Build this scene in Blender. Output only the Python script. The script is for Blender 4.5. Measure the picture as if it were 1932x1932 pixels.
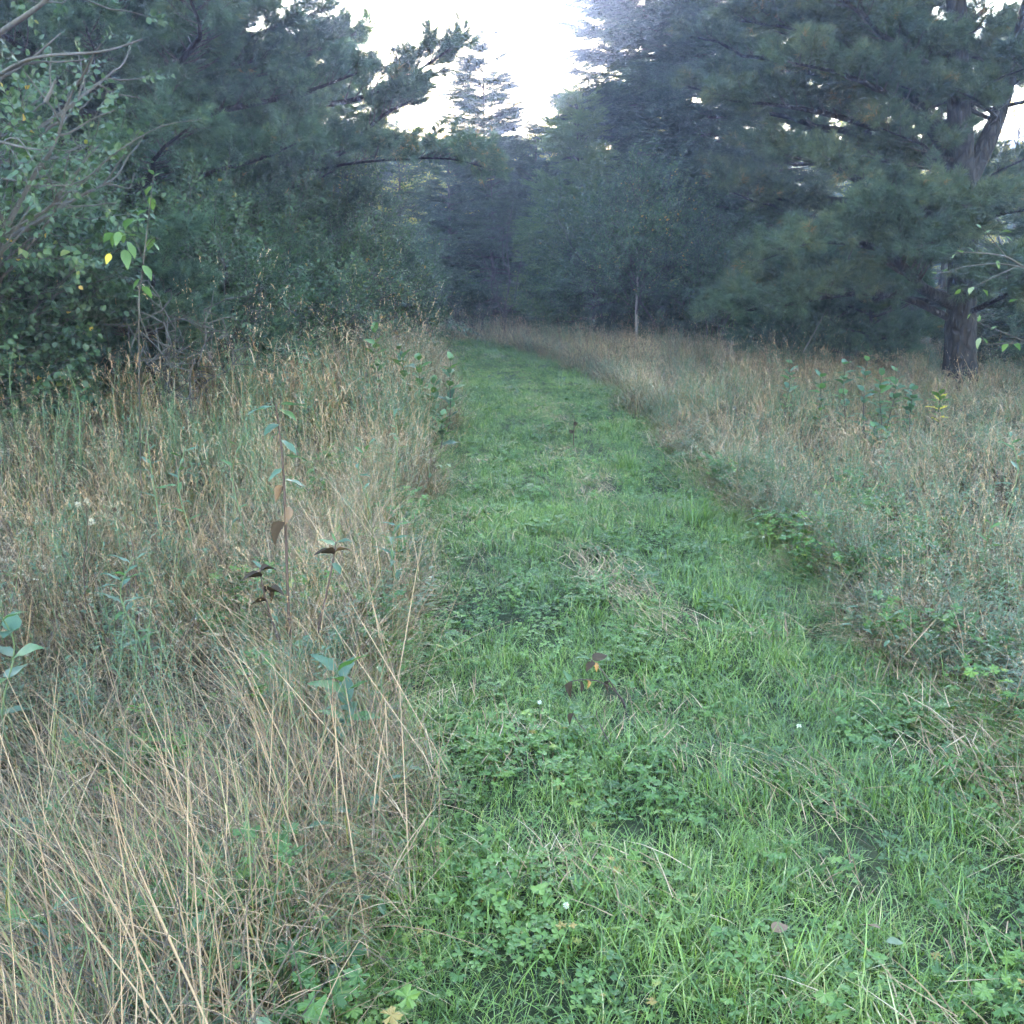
import bpy, math
import numpy as np
from mathutils import Vector, Matrix

scn = bpy.context.scene
for o in list(bpy.data.objects):
    bpy.data.objects.remove(o)

# ------------------------------------------------------------------ camera
CAM_H, TILT, FOV = 1.6, math.radians(13.8), math.radians(54)
cam_d = bpy.data.cameras.new('camera')
cam_d.sensor_width = 36.0
cam_d.lens = 18.0 / math.tan(FOV / 2)
cam_d.clip_start, cam_d.clip_end = 0.02, 2000
cam = bpy.data.objects.new('camera', cam_d)
scn.collection.objects.link(cam)
cam.location = (0, 0, CAM_H)
cam.rotation_euler = (math.pi / 2 - TILT, 0, 0)
scn.camera = cam

# ------------------------------------------------------------------ light
SUN_EL, SUN_AZ = math.radians(6.7), math.radians(0.8)      # azimuth clockwise from +Y
world = bpy.data.worlds.new('World')
scn.world = world
world.use_nodes = True
wn, wl = world.node_tree.nodes, world.node_tree.links
wn.clear()
sky = wn.new('ShaderNodeTexSky')
sky.sky_type = 'NISHITA'
sky.sun_disc = False
sky.sun_elevation = SUN_EL
sky.sun_rotation = SUN_AZ
sky.air_density, sky.dust_density, sky.ozone_density = 1.0, 0.4, 0.85
bg = wn.new('ShaderNodeBackground')
bg.inputs['Strength'].default_value = 0.15
wo = wn.new('ShaderNodeOutputWorld')
wl.new(sky.outputs[0], bg.inputs['Color'])
wl.new(bg.outputs[0], wo.inputs['Surface'])

sun_d = bpy.data.lights.new('sun', 'SUN')
sun_d.energy = 3.2
sun_d.angle = math.radians(0.5)
sun_d.color = (1.0, 0.90, 0.75)
sun = bpy.data.objects.new('sun', sun_d)
scn.collection.objects.link(sun)
sdir = Vector((math.sin(SUN_AZ) * math.cos(SUN_EL), math.cos(SUN_AZ) * math.cos(SUN_EL), math.sin(SUN_EL)))
sun.rotation_euler = sdir.to_track_quat('Z', 'Y').to_euler()
sun.location = sdir * 60

vs = scn.view_settings
vs.view_transform, vs.look, vs.gamma, vs.use_curve_mapping = 'Standard', 'None', 1.0, False
vs.exposure = 4.5
GLARE_DENSITY = 0.0040

scn.render.engine = 'CYCLES'
cy = scn.cycles
cy.use_denoising = True
cy.denoiser = 'OPENIMAGEDENOISE'
cy.max_bounces, cy.diffuse_bounces, cy.glossy_bounces = 2, 1, 1
cy.transmission_bounces, cy.transparent_max_bounces, cy.volume_bounces = 2, 4, 0
cy.use_adaptive_sampling, cy.adaptive_threshold, cy.adaptive_min_samples = True, 0.055, 16
cy.debug_use_spatial_splits = True
cy.caustics_reflective = cy.caustics_refractive = False
cy.sample_clamp_direct, cy.sample_clamp_indirect = 0.6, 0.3

# ------------------------------------------------------------------ helpers
C = scn.collection
F = 966 / math.tan(FOV / 2)
CT, ST = math.cos(TILT), math.sin(TILT)

def at(px, py, Y):
    """the point at depth Y on the line of sight through a place in the photograph (1932 px across)"""
    a, b = (px - 966) / F, (966 - py) / F
    d = np.array([a, b * ST + CT, b * CT - ST])
    return np.array([0, 0, CAM_H]) + d * (Y / d[1])

def xat(px, Y):
    return (px - 966) / F * (Y * CT + 0.3)

_nrng = np.random.default_rng(5)
_NT = _nrng.normal(size=(40, 8, 2)); _NP = _nrng.uniform(0, 6.28, (40, 8))
def noise(x, y, size, k=0):
    """smooth noise about 0..1"""
    x, y = np.asarray(x, float) / size * 3.0, np.asarray(y, float) / size * 3.0
    s = 0
    for i in range(8):
        s = s + np.sin(x * _NT[k, i, 0] + y * _NT[k, i, 1] + _NP[k, i])
    return np.clip(0.5 + s / 5.0, 0, 1)

PATH_C = np.array([(0.66, -6), (0.66, 0), (0.60, 3.2), (0.51, 4.2), (0.45, 6), (0.42, 7.7), (0.32, 10.3), (0.20, 12.5), (-0.08, 15.7),
                   (-0.75, 18.5), (-1.9, 20.6), (-3.6, 22.2), (-6, 23.2), (-11, 24.0), (-20, 24.5)], float)
HALF = 1.03

def path_dist(x, y):
    """signed side distance to the middle of the mown path (+ right of it)"""
    x, y = np.atleast_1d(np.asarray(x, float)), np.atleast_1d(np.asarray(y, float))
    best, sgn = np.full(x.shape, 1e9), np.zeros(x.shape)
    for a, b in zip(PATH_C[:-1], PATH_C[1:]):
        ab = b - a
        t = np.clip(((x - a[0]) * ab[0] + (y - a[1]) * ab[1]) / (ab @ ab), 0, 1)
        dx, dy = x - a[0] - t * ab[0], y - a[1] - t * ab[1]
        d = np.hypot(dx, dy)
        s = np.sign(dx * ab[1] - dy * ab[0])
        m = d < best
        best[m], sgn[m] = d[m], s[m]
    return best * sgn

def gz(x, y):
    """ground height"""
    x, y = np.asarray(x, float), np.asarray(y, float)
    z = 0.34 * np.exp(-((x + 3.9) / 2.2) ** 2 - ((y - 11.5) / 4.0) ** 2)
    z = z + 0.05 * (noise(x, y, 3.0, 1) - 0.5) + 0.025 * (noise(x, y, 0.8, 2) - 0.5)
    return z

class MB:
    def __init__(s):
        s.v, s.f, s.t, s.m = [], [], [], []
    def add(s, vs_, fs, tint=0.5, mat=0):
        o = len(s.v)
        s.v.extend([tuple(p) for p in vs_])
        s.f.extend([tuple(o + i for i in f) for f in fs])
        s.t.extend([tint] * len(vs_))
        s.m.extend([mat] * len(fs))
    def mesh(s, name, mats, smooth=False):
        me = bpy.data.meshes.new(name)
        me.from_pydata(s.v, [], s.f)
        a = me.attributes.new('tint', 'FLOAT', 'POINT')
        a.data.foreach_set('value', np.array(s.t, np.float32))
        for m in (mats if isinstance(mats, (list, tuple)) else [mats]):
            me.materials.append(m)
        me.polygons.foreach_set('material_index', np.array(s.m, np.int32))
        if smooth:
            me.polygons.foreach_set('use_smooth', np.ones(len(s.f), bool))
        me.update()
        return me

def unit(v):
    v = np.asarray(v, float)
    return v / (np.linalg.norm(v) + 1e-12)

def blade(mb, base, az, L, w, th0, bend, tint, segs=3, mat=0, twist=0.0):
    p = np.array(base, float)
    d = np.array([math.cos(az), math.sin(az), 0]); sd = np.array([-math.sin(az + twist), math.cos(az + twist), 0])
    vsx, th = [], th0
    for i in range(segs + 1):
        t = i / segs
        ww = w * 0.5 * (1 - t ** 1.8) * (0.75 + 0.5 * t)
        if i == segs:
            vsx.append(p.copy())
        else:
            vsx += [p - sd * ww, p + sd * ww]
        p = p + (d * math.sin(th) + np.array([0, 0, 1]) * math.cos(th)) * (L / segs)
        th += bend / segs
    fs = [(2 * i, 2 * i + 1, 2 * i + 3, 2 * i + 2) for i in range(segs - 1)]
    n = 2 * (segs - 1)
    fs.append((n, n + 1, n + 2))
    mb.add(vsx, fs, tint, mat)
    return p

def leaf(mb, o, d, nrm, L, W, tint, mat=0, n=2, fold=0.25, droop=0.2, wide=0.45):
    d = unit(d); nrm = np.asarray(nrm, float); nrm = unit(nrm - d * (nrm @ d)); s = np.cross(nrm, d)
    o = np.asarray(o, float)
    mid, lf, rt = [], [], []
    for i in range(n + 1):
        t = i / n
        c = o + d * (L * t) - nrm * (droop * L * t * t)
        mid.append(c)
        if 0 < i < n:
            h = W * 0.5 * math.sin(math.pi * t ** (math.log(0.5) / math.log(wide)))
            lf.append(c + s * h + nrm * fold * h); rt.append(c - s * h + nrm * fold * h)
    vsx = mid + lf + rt
    k, q = n + 1, n - 1
    fs = [(0, 1, k), (0, k + q, 1)]
    for i in range(1, n - 1):
        fs += [(i, i + 1, k + i, k + i - 1), (i, k + q + i - 1, k + q + i, i + 1)]
    fs += [(n - 1, n, k + q - 1), (n - 1, k + 2 * q - 1, n)]
    mb.add(vsx, fs, tint, mat)

def tube(mb, pts, radii, sides=5, tint=0.5, mat=0, lump=0.0, rng=None, cap=True):
    pts = np.asarray(pts, float); n = len(pts)
    radii = np.asarray(radii, float) * np.ones(n)
    vsx = []
    u = None
    for i in range(n):
        d = unit(pts[min(i + 1, n - 1)] - pts[max(i - 1, 0)])
        if u is None:
            u = np.cross(d, [0.3, 0.9, 0.1] if abs(d[2]) > 0.5 else [0, 0, 1.0])
        u = unit(u - d * (u @ d)); w = np.cross(d, u)
        for k in range(sides):
            a = 2 * math.pi * k / sides
            r = radii[i] * (1 + (lump * rng.uniform(-1, 1) if lump else 0))
            vsx.append(pts[i] + (u * math.cos(a) + w * math.sin(a)) * r)
    fs = []
    for i in range(n - 1):
        for k in range(sides):
            a, b = i * sides + k, i * sides + (k + 1) % sides
            fs.append((a, b, b + sides, a + sides))
    if cap:
        fs.append(tuple(range((n - 1) * sides, n * sides)))
    mb.add(vsx, fs, tint, mat)

def smooth_line(pts, k=4):
    """Catmull-Rom through pts"""
    p = np.asarray(pts, float)
    p = np.vstack([2 * p[0] - p[1], p, 2 * p[-1] - p[-2]])
    out = []
    for i in range(1, len(p) - 2):
        for t in np.arange(k) / k:
            out.append(0.5 * (2 * p[i] + (p[i + 1] - p[i - 1]) * t + (2 * p[i - 1] - 5 * p[i] + 4 * p[i + 1] - p[i + 2]) * t * t
                              + (3 * p[i] - p[i - 1] - 3 * p[i + 1] + p[i + 2]) * t ** 3))
    out.append(p[-2])
    return np.array(out)

def eulers(R):
    """(N,3,3) -> XYZ eulers"""
    y = np.arcsin(np.clip(-R[:, 2, 0], -1, 1))
    return np.stack([np.arctan2(R[:, 2, 1], R[:, 2, 2]), y, np.arctan2(R[:, 1, 0], R[:, 0, 0])], 1)

def frames(fwd, up=(0, 0, 1), roll=None):
    """rotation matrices whose X axis is fwd"""
    f = fwd / (np.linalg.norm(fwd, axis=1, keepdims=True) + 1e-9)
    u = np.tile(np.array(up, float), (len(f), 1))
    bad = np.abs((f * u).sum(1)) > 0.97
    u[bad] = (0.7, 0.7, 0.1)
    s = np.cross(u, f); s /= np.linalg.norm(s, axis=1, keepdims=True) + 1e-9
    u = np.cross(f, s)
    if roll is not None:
        c, q = np.cos(roll)[:, None], np.sin(roll)[:, None]
        s, u = s * c + u * q, u * c - s * q
    return np.stack([f, s, u], 2)

def tilt_frames(az_spin, lean_az, lean):
    """spin about Z, then lean by an angle towards lean_az"""
    n = len(az_spin)
    c, s = np.cos(az_spin), np.sin(az_spin)
    Rz = np.zeros((n, 3, 3)); Rz[:, 0, 0] = c; Rz[:, 0, 1] = -s; Rz[:, 1, 0] = s; Rz[:, 1, 1] = c; Rz[:, 2, 2] = 1
    kx, ky = -np.sin(lean_az), np.cos(lean_az)
    K = np.zeros((n, 3, 3)); K[:, 0, 2] = ky; K[:, 1, 2] = -kx; K[:, 2, 0] = -ky; K[:, 2, 1] = kx
    sl, cl = np.sin(lean)[:, None, None], np.cos(lean)[:, None, None]
    R = np.eye(3)[None] + sl * K + (1 - cl) * np.matmul(K, K)
    return np.matmul(R, Rz)

def tag(o, label=None, cat=None, group=None, kind=None):
    if label: o['label'] = label
    if cat: o['category'] = cat
    if group: o['group'] = group
    if kind: o['kind'] = kind
    return o

def link(o, parent=None):
    C.objects.link(o)
    if parent is not None:
        o.parent = parent
    return o

def thing(name, loc, label, cat, group=None):
    o = bpy.data.objects.new(name, None)
    o.empty_display_size = 0.2
    o.location = loc
    return tag(link(o), label, cat, group)

def part(name, me, parent, kind=None, loc=None):
    o = bpy.data.objects.new(name, me)
    if loc is not None:
        o.location = loc
    return tag(link(o, parent), kind=kind)

# ------------------------------------------------------------------ materials
def nodes_of(name):
    m = bpy.data.materials.new(name)
    m.use_nodes = True
    n, l = m.node_tree.nodes, m.node_tree.links
    n.clear()
    return m, n, l

def math_node(n, l, op, a, b):
    x = n.new('ShaderNodeMath'); x.operation = op
    for i, v in enumerate((a, b)):
        if isinstance(v, (int, float)): x.inputs[i].default_value = v
        else: l.new(v, x.inputs[i])
    return x.outputs[0]

def leaf_mat(name, stops, trans=0.35, rough=0.5, spec=0.35, jit=0.25, wt=0.6, wv=0.5, tgain=(1.25, 1.35, 0.7)):
    """foliage: colour from the piece's own tint, its plant's shade and a little chance; light passes through"""
    m, n, l = nodes_of(name)
    t = n.new('ShaderNodeAttribute'); t.attribute_name = 'tint'
    v = n.new('ShaderNodeAttribute'); v.attribute_name = 'var'; v.attribute_type = 'INSTANCER'
    oi = n.new('ShaderNodeObjectInfo')
    f = math_node(n, l, 'MULTIPLY', t.outputs['Fac'], wt)
    f = math_node(n, l, 'ADD', f, math_node(n, l, 'MULTIPLY', v.outputs['Fac'], wv))
    f = math_node(n, l, 'ADD', f, math_node(n, l, 'MULTIPLY', math_node(n, l, 'SUBTRACT', oi.outputs['Random'], 0.5), jit))
    r = n.new('ShaderNodeValToRGB')
    l.new(f, r.inputs[0])
    e = r.color_ramp.elements
    e[0].position, e[0].color = stops[0][0], (*stops[0][1], 1)
    e[1].position, e[1].color = stops[-1][0], (*stops[-1][1], 1)
    for p, c in stops[1:-1]:
        x = e.new(p); x.color = (*c, 1)
    b = n.new('ShaderNodeBsdfPrincipled')
    l.new(r.outputs[0], b.inputs['Base Color'])
    b.inputs['Roughness'].default_value = rough
    b.inputs['Specular IOR Level'].default_value = spec
    g = n.new('ShaderNodeMix'); g.data_type = 'RGBA'; g.blend_type = 'MULTIPLY'; g.inputs[0].default_value = 1
    l.new(r.outputs[0], g.inputs[6]); g.inputs[7].default_value = (*tgain, 1)
    tr = n.new('ShaderNodeBsdfTranslucent')
    l.new(g.outputs[2], tr.inputs['Color'])
    mx = n.new('ShaderNodeMixShader'); mx.inputs[0].default_value = trans
    l.new(b.outputs[0], mx.inputs[1]); l.new(tr.outputs[0], mx.inputs[2])
    o = n.new('ShaderNodeOutputMaterial'); l.new(mx.outputs[0], o.inputs['Surface'])
    return m

def bark_mat(name, c1, c2, scale=14, stretch=4.0, bump=0.6, vor=True):
    m, n, l = nodes_of(name)
    tc = n.new('ShaderNodeTexCoord'); mp = n.new('ShaderNodeMapping')
    mp.inputs['Scale'].default_value = (scale, scale, scale / stretch)
    l.new(tc.outputs['Object'], mp.inputs[0])
    nz = n.new('ShaderNodeTexNoise'); nz.inputs['Scale'].default_value = 1.6; nz.inputs['Detail'].default_value = 6
    l.new(mp.outputs[0], nz.inputs['Vector'])
    h = nz.outputs['Fac']
    if vor:
        vo = n.new('ShaderNodeTexVoronoi'); vo.feature = 'DISTANCE_TO_EDGE'; vo.inputs['Scale'].default_value = 1.2
        l.new(mp.outputs[0], vo.inputs['Vector'])
        h = math_node(n, l, 'ADD', math_node(n, l, 'MULTIPLY', math_node(n, l, 'MINIMUM', vo.outputs['Distance'], 0.3), 2.2), math_node(n, l, 'MULTIPLY', nz.outputs['Fac'], 0.5))
    r = n.new('ShaderNodeValToRGB'); l.new(h, r.inputs[0])
    r.color_ramp.elements[0].position, r.color_ramp.elements[0].color = 0.2, (*c1, 1)
    r.color_ramp.elements[1].position, r.color_ramp.elements[1].color = 0.85, (*c2, 1)
    b = n.new('ShaderNodeBsdfPrincipled'); b.inputs['Roughness'].default_value = 0.9; b.inputs['Specular IOR Level'].default_value = 0.2
    l.new(r.outputs[0], b.inputs['Base Color'])
    bp = n.new('ShaderNodeBump'); bp.inputs['Strength'].default_value = bump; bp.inputs['Distance'].default_value = 0.03
    l.new(h, bp.inputs['Height']); l.new(bp.outputs[0], b.inputs['Normal'])
    o = n.new('ShaderNodeOutputMaterial'); l.new(b.outputs[0], o.inputs['Surface'])
    return m

M = {}
M['pine'] = leaf_mat('pine_needles', [(0, (0.022, 0.048, 0.032)), (0.4, (0.042, 0.082, 0.050)), (0.8, (0.075, 0.125, 0.070)), (0.96, (0.10, 0.14, 0.06)), (1, (0.22, 0.14, 0.05))], trans=0.25, jit=0.3)
M['pine_tan'] = leaf_mat('pine_needles_with_shed', [(0, (0.016, 0.034, 0.021)), (0.4, (0.038, 0.064, 0.035)), (0.75, (0.080, 0.102, 0.050)), (0.92, (0.12, 0.110, 0.048)), (1, (0.21, 0.12, 0.045))], trans=0.2, jit=0.3)
M['spruce'] = leaf_mat('spruce_needles', [(0, (0.014, 0.030, 0.018)), (0.5, (0.029, 0.055, 0.029)), (1, (0.062, 0.094, 0.042))], trans=0.2, jit=0.3)
M['cedar'] = leaf_mat('cedar_sprays', [(0, (0.045, 0.085, 0.035)), (0.5, (0.080, 0.130, 0.045)), (1, (0.13, 0.17, 0.05))], trans=0.25, jit=0.3)
M['leaf_dark'] = leaf_mat('shrub_leaves', [(0, (0.018, 0.042, 0.022)), (0.45, (0.034, 0.072, 0.032)), (0.8, (0.062, 0.105, 0.040)), (0.94, (0.14, 0.14, 0.045)), (1, (0.30, 0.18, 0.05))], trans=0.3, rough=0.42, spec=0.5)
M['leaf_near'] = leaf_mat('hazel_leaves', [(0, (0.016, 0.040, 0.020)), (0.5, (0.034, 0.072, 0.030)), (0.85, (0.068, 0.112, 0.036)), (0.96, (0.17, 0.18, 0.045)), (1, (0.36, 0.23, 0.05))], trans=0.3, rough=0.42, spec=0.5)
M['leaf_gold'] = leaf_mat('autumn_leaves', [(0, (0.10, 0.13, 0.035)), (0.4, (0.20, 0.20, 0.05)), (0.7, (0.36, 0.28, 0.06)), (1, (0.45, 0.24, 0.06))], trans=0.55, jit=0.4)
M['grass'] = leaf_mat('mown_grass_blades', [(0, (0.028, 0.062, 0.026)), (0.35, (0.098, 0.172, 0.030)), (0.62, (0.168, 0.258, 0.044)), (0.84, (0.25, 0.30, 0.070)), (1, (0.42, 0.37, 0.19))], trans=0.25, rough=0.36, spec=0.75, jit=0.35, wt=0.75, wv=0.4)
M['herb'] = leaf_mat('creeping_herb_leaves', [(0, (0.030, 0.070, 0.020)), (0.45, (0.074, 0.145, 0.032)), (0.85, (0.140, 0.215, 0.044)), (0.95, (0.24, 0.26, 0.06)), (1, (0.30, 0.20, 0.06))], trans=0.22, rough=0.45, spec=0.45, jit=0.5)
M['dry'] = leaf_mat('dry_grass', [(0, (0.035, 0.024, 0.016)), (0.2, (0.11, 0.068, 0.038)), (0.42, (0.235, 0.135, 0.068)), (0.7, (0.40, 0.255, 0.150)), (1, (0.54, 0.40, 0.28))], trans=0.18, rough=0.5, spec=0.45, jit=0.3, wt=0.8, wv=0.35, tgain=(1.15, 1.1, 0.9))
M['green_tall'] = leaf_mat('tall_green_grass', [(0, (0.035, 0.065, 0.022)), (0.45, (0.095, 0.125, 0.038)), (0.75, (0.20, 0.155, 0.055)), (1, (0.36, 0.23, 0.10))], trans=0.22, rough=0.42, spec=0.5, jit=0.3, wt=0.8, wv=0.3)
M['forb'] = leaf_mat('meadow_forb_leaves', [(0, (0.032, 0.072, 0.036)), (0.5, (0.062, 0.118, 0.056)), (0.85, (0.105, 0.155, 0.064)), (1, (0.20, 0.17, 0.06))], trans=0.2, rough=0.4, spec=0.6)
M['fluff'] = leaf_mat('seed_fluff', [(0, (0.30, 0.26, 0.20)), (0.5, (0.48, 0.43, 0.35)), (1, (0.66, 0.62, 0.54))], trans=0.4, rough=0.8, spec=0.1, tgain=(1.1, 1.1, 1.0))
M['dead'] = leaf_mat('dead_stalks', [(0, (0.055, 0.035, 0.028)), (0.5, (0.11, 0.070, 0.050)), (1, (0.22, 0.15, 0.10))], trans=0.15, rough=0.7)
M['bark_pine'] = bark_mat('pine_bark', (0.006, 0.0055, 0.0055), (0.024, 0.020, 0.020), 13, 3.0, 1.0)  # set near black: shade of overhanging boughs put into the bark colour
M['bark_dark'] = bark_mat('dark_bark', (0.03, 0.025, 0.022), (0.095, 0.08, 0.07), 20, 4.0, 0.6)
M['bark_grey'] = bark_mat('grey_twig_bark', (0.035, 0.032, 0.030), (0.10, 0.092, 0.088), 25, 5.0, 0.4, vor=False)
M['bark_birch'] = bark_mat('pale_sapling_bark', (0.14, 0.125, 0.115), (0.33, 0.30, 0.28), 25, 0.5, 0.3, vor=False)
def flat_leaf(name, c, trans=0.35, rough=0.45, spec=0.5):
    return leaf_mat(name, [(0, tuple(x * 0.8 for x in c)), (1, tuple(x * 1.2 for x in c))], trans, rough, spec, jit=0.5)
M['l_green'] = flat_leaf('broad_leaf_green', (0.075, 0.15, 0.05))
M['l_blue'] = flat_leaf('broad_leaf_bluish', (0.065, 0.125, 0.08), rough=0.42, spec=0.5)
M['l_yellow'] = flat_leaf('broad_leaf_yellow', (0.55, 0.42, 0.04))
M['l_lime'] = flat_leaf('broad_leaf_lime', (0.085, 0.15, 0.04))
M['l_orange'] = flat_leaf('broad_leaf_orange', (0.34, 0.16, 0.04), trans=0.1)
M['l_tan'] = flat_leaf('dry_leaf_tan', (0.20, 0.125, 0.085), trans=0.05, rough=0.7, spec=0.2)
M['l_dead'] = flat_leaf('dead_leaf_dark', (0.050, 0.033, 0.022), trans=0.05, rough=0.8, spec=0.15)
M['l_pale'] = flat_leaf('pale_leaf', (0.20, 0.24, 0.14))
M['stem_red'] = flat_leaf('reddish_stem', (0.055, 0.030, 0.026), trans=0.0, rough=0.6)
M['stem_green'] = flat_leaf('green_stem', (0.10, 0.14, 0.06), trans=0.0, rough=0.6)
M['white'] = flat_leaf('clover_petals', (0.72, 0.70, 0.66), rough=0.8)

def ground_mat(name, c1, c2, c3):
    m, n, l = nodes_of(name)
    tc = n.new('ShaderNodeTexCoord')
    a = n.new('ShaderNodeTexNoise'); a.inputs['Scale'].default_value = 1.3; a.inputs['Detail'].default_value = 8
    b2 = n.new('ShaderNodeTexNoise'); b2.inputs['Scale'].default_value = 45; b2.inputs['Detail'].default_value = 6
    l.new(tc.outputs['Object'], a.inputs[0]); l.new(tc.outputs['Object'], b2.inputs[0])
    f = math_node(n, l, 'ADD', math_node(n, l, 'MULTIPLY', a.outputs[0], 0.45), math_node(n, l, 'MULTIPLY', b2.outputs[0], 0.55))
    r = n.new('ShaderNodeValToRGB'); l.new(f, r.inputs[0])
    e = r.color_ramp.elements
    e[0].position, e[0].color = 0.3, (*c1, 1); e[1].position, e[1].color = 0.72, (*c3, 1)
    x = e.new(0.5); x.color = (*c2, 1)
    b = n.new('ShaderNodeBsdfPrincipled'); b.inputs['Roughness'].default_value = 0.95; b.inputs['Specular IOR Level'].default_value = 0.1
    l.new(r.outputs[0], b.inputs['Base Color'])
    bp = n.new('ShaderNodeBump'); bp.inputs['Strength'].default_value = 0.8; bp.inputs['Distance'].default_value = 0.03
    l.new(b2.outputs[0], bp.inputs['Height']); l.new(bp.outputs[0], b.inputs['Normal'])
    o = n.new('ShaderNodeOutputMaterial'); l.new(b.outputs[0], o.inputs['Surface'])
    return m
M['soil'] = ground_mat('thatch_soil', (0.022, 0.019, 0.013), (0.05, 0.045, 0.028), (0.11, 0.09, 0.06))
M['turf'] = ground_mat('turf_soil', (0.020, 0.022, 0.013), (0.035, 0.045, 0.022), (0.08, 0.08, 0.045))

# ------------------------------------------------------------------ scattering: one carrier mesh, instances of small prototypes
def scatter_tree(coll):
    g = bpy.data.node_groups.new('scatter_' + coll.name, 'GeometryNodeTree')
    g.interface.new_socket('Geometry', in_out='INPUT', socket_type='NodeSocketGeometry')
    g.interface.new_socket('Geometry', in_out='OUTPUT', socket_type='NodeSocketGeometry')
    n, l = g.nodes, g.links
    gi, go = n.new('NodeGroupInput'), n.new('NodeGroupOutput')
    def named(nm, ty):
        x = n.new('GeometryNodeInputNamedAttribute'); x.data_type = ty; x.inputs['Name'].default_value = nm
        return x.outputs['Attribute']
    ci = n.new('GeometryNodeCollectionInfo')
    ci.inputs['Collection'].default_value = coll
    ci.inputs['Separate Children'].default_value = True
    ci.inputs['Reset Children'].default_value = True
    ip = n.new('GeometryNodeInstanceOnPoints')
    ip.inputs['Pick Instance'].default_value = True
    er = n.new('FunctionNodeEulerToRotation')
    l.new(gi.outputs[0], ip.inputs['Points'])
    l.new(named('sel', 'BOOLEAN'), ip.inputs['Selection'])
    l.new(ci.outputs[0], ip.inputs['Instance'])
    l.new(named('idx', 'INT'), ip.inputs['Instance Index'])
    l.new(named('rot', 'FLOAT_VECTOR'), er.inputs[0])
    l.new(er.outputs[0], ip.inputs['Rotation'])
    l.new(named('scl', 'FLOAT_VECTOR'), ip.inputs['Scale'])
    j = n.new('GeometryNodeJoinGeometry')
    l.new(gi.outputs[0], j.inputs[0]); l.new(ip.outputs[0], j.inputs[0])
    l.new(j.outputs[0], go.inputs[0])
    return g

_ST = {}
def scatter(name, coll, P, R, S, I, V, parent=None, base=None, mats=None, kind='stuff'):
    """one object: the (optional) joined twigs in base plus an instance of a prototype at every point P"""
    P = np.asarray(P, float); N = len(P)
    bv, bf = (base.v, base.f) if base else ([], [])
    nb = len(bv)
    me = bpy.data.meshes.new(name)
    me.from_pydata(list(bv) + [tuple(p) for p in P], [], bf)
    for m in (mats or []):
        me.materials.append(m)
    def attr(nm, ty, key, arr, w):
        a = me.attributes.new(nm, ty, 'POINT')
        z = np.zeros((nb + N, w), np.float32 if ty != 'INT' else np.int32)
        z[nb:] = np.asarray(arr).reshape(N, w)
        a.data.foreach_set(key, z.ravel() if ty != 'BOOLEAN' else z.ravel().astype(bool))
    attr('sel', 'BOOLEAN', 'value', np.ones(N), 1)
    attr('rot', 'FLOAT_VECTOR', 'vector', eulers(R), 3)
    S = np.asarray(S, float)
    attr('scl', 'FLOAT_VECTOR', 'vector', S if S.ndim == 2 else np.repeat(S[:, None], 3, 1), 3)
    attr('idx', 'INT', 'value', I, 1)
    attr('var', 'FLOAT', 'value', V, 1)
    o = bpy.data.objects.new(name, me)
    if coll.name not in _ST:
        _ST[coll.name] = scatter_tree(coll)
    md = o.modifiers.new('scatter', 'NODES'); md.node_group = _ST[coll.name]
    return tag(link(o, parent), kind=kind)

def protos(name, meshes):
    c = bpy.data.collections.new(name)
    for i, me in enumerate(meshes):
        c.objects.link(bpy.data.objects.new('%s_%02d' % (name, i), me))
    return c

# ------------------------------------------------------------------ prototypes: turf
rng = np.random.default_rng(11)
U = rng.uniform

def proto_short_grass(k):
    mb = MB()
    for i in range(44):
        a, r = U(0, 6.28), 0.075 * math.sqrt(U(0, 1))
        L = U(0.035, 0.095) if i > 3 else U(0.09, 0.14)
        blade(mb, (r * math.cos(a), r * math.sin(a), -0.01), U(0, 6.28), L, U(0.0018, 0.0036), U(0.1, 1.1), U(0.3, 1.7), U(0, 0.75) if U(0, 1) < 0.93 else 1.0, 3)
    return mb.mesh('short_grass', M['grass'])

def proto_lobed(k):
    mb = MB()
    for i in range(9):
        a, r, h = U(0, 6.28), U(0.01, 0.08), U(0.02, 0.07)
        cx = np.array([r * math.cos(a), r * math.sin(a), h])
        R0 = U(0.010, 0.0215); nrm = unit([U(-.5, .5), U(-.5, .5), 1]); d = unit(np.cross(nrm, [U(-1, 1), U(-1, 1), 0.1])); s = np.cross(nrm, d)
        vsx = [cx]; K = 25
        for q in range(K):
            ph = math.radians(-155 + 310 * q / (K - 1))
            lob = 0.42 + 0.58 * abs(math.cos(ph * 2.5 / 1.0 * 0.98)) ** 0.7
            rr = R0 * lob * (1.0 if abs(ph) < 1.3 else 0.85) * (1 + 0.12 * (-1) ** q)
            vsx.append(cx + (d * math.cos(ph) + s * math.sin(ph)) * rr + nrm * (-0.25 * rr * abs(math.sin(2.5 * ph)) + U(-.002, .002)))
        mb.add(vsx, [(0, q, q + 1) for q in range(1, K)], U(0, 0.95), 0)
        blade(mb, (r * 0.3 * math.cos(a), r * 0.3 * math.sin(a), -0.01), a, max(h, 0.03), 0.002, 0.4, 0.3, 0.9, 2)
    return mb.mesh('lobed_herb', M['herb'])

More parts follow.
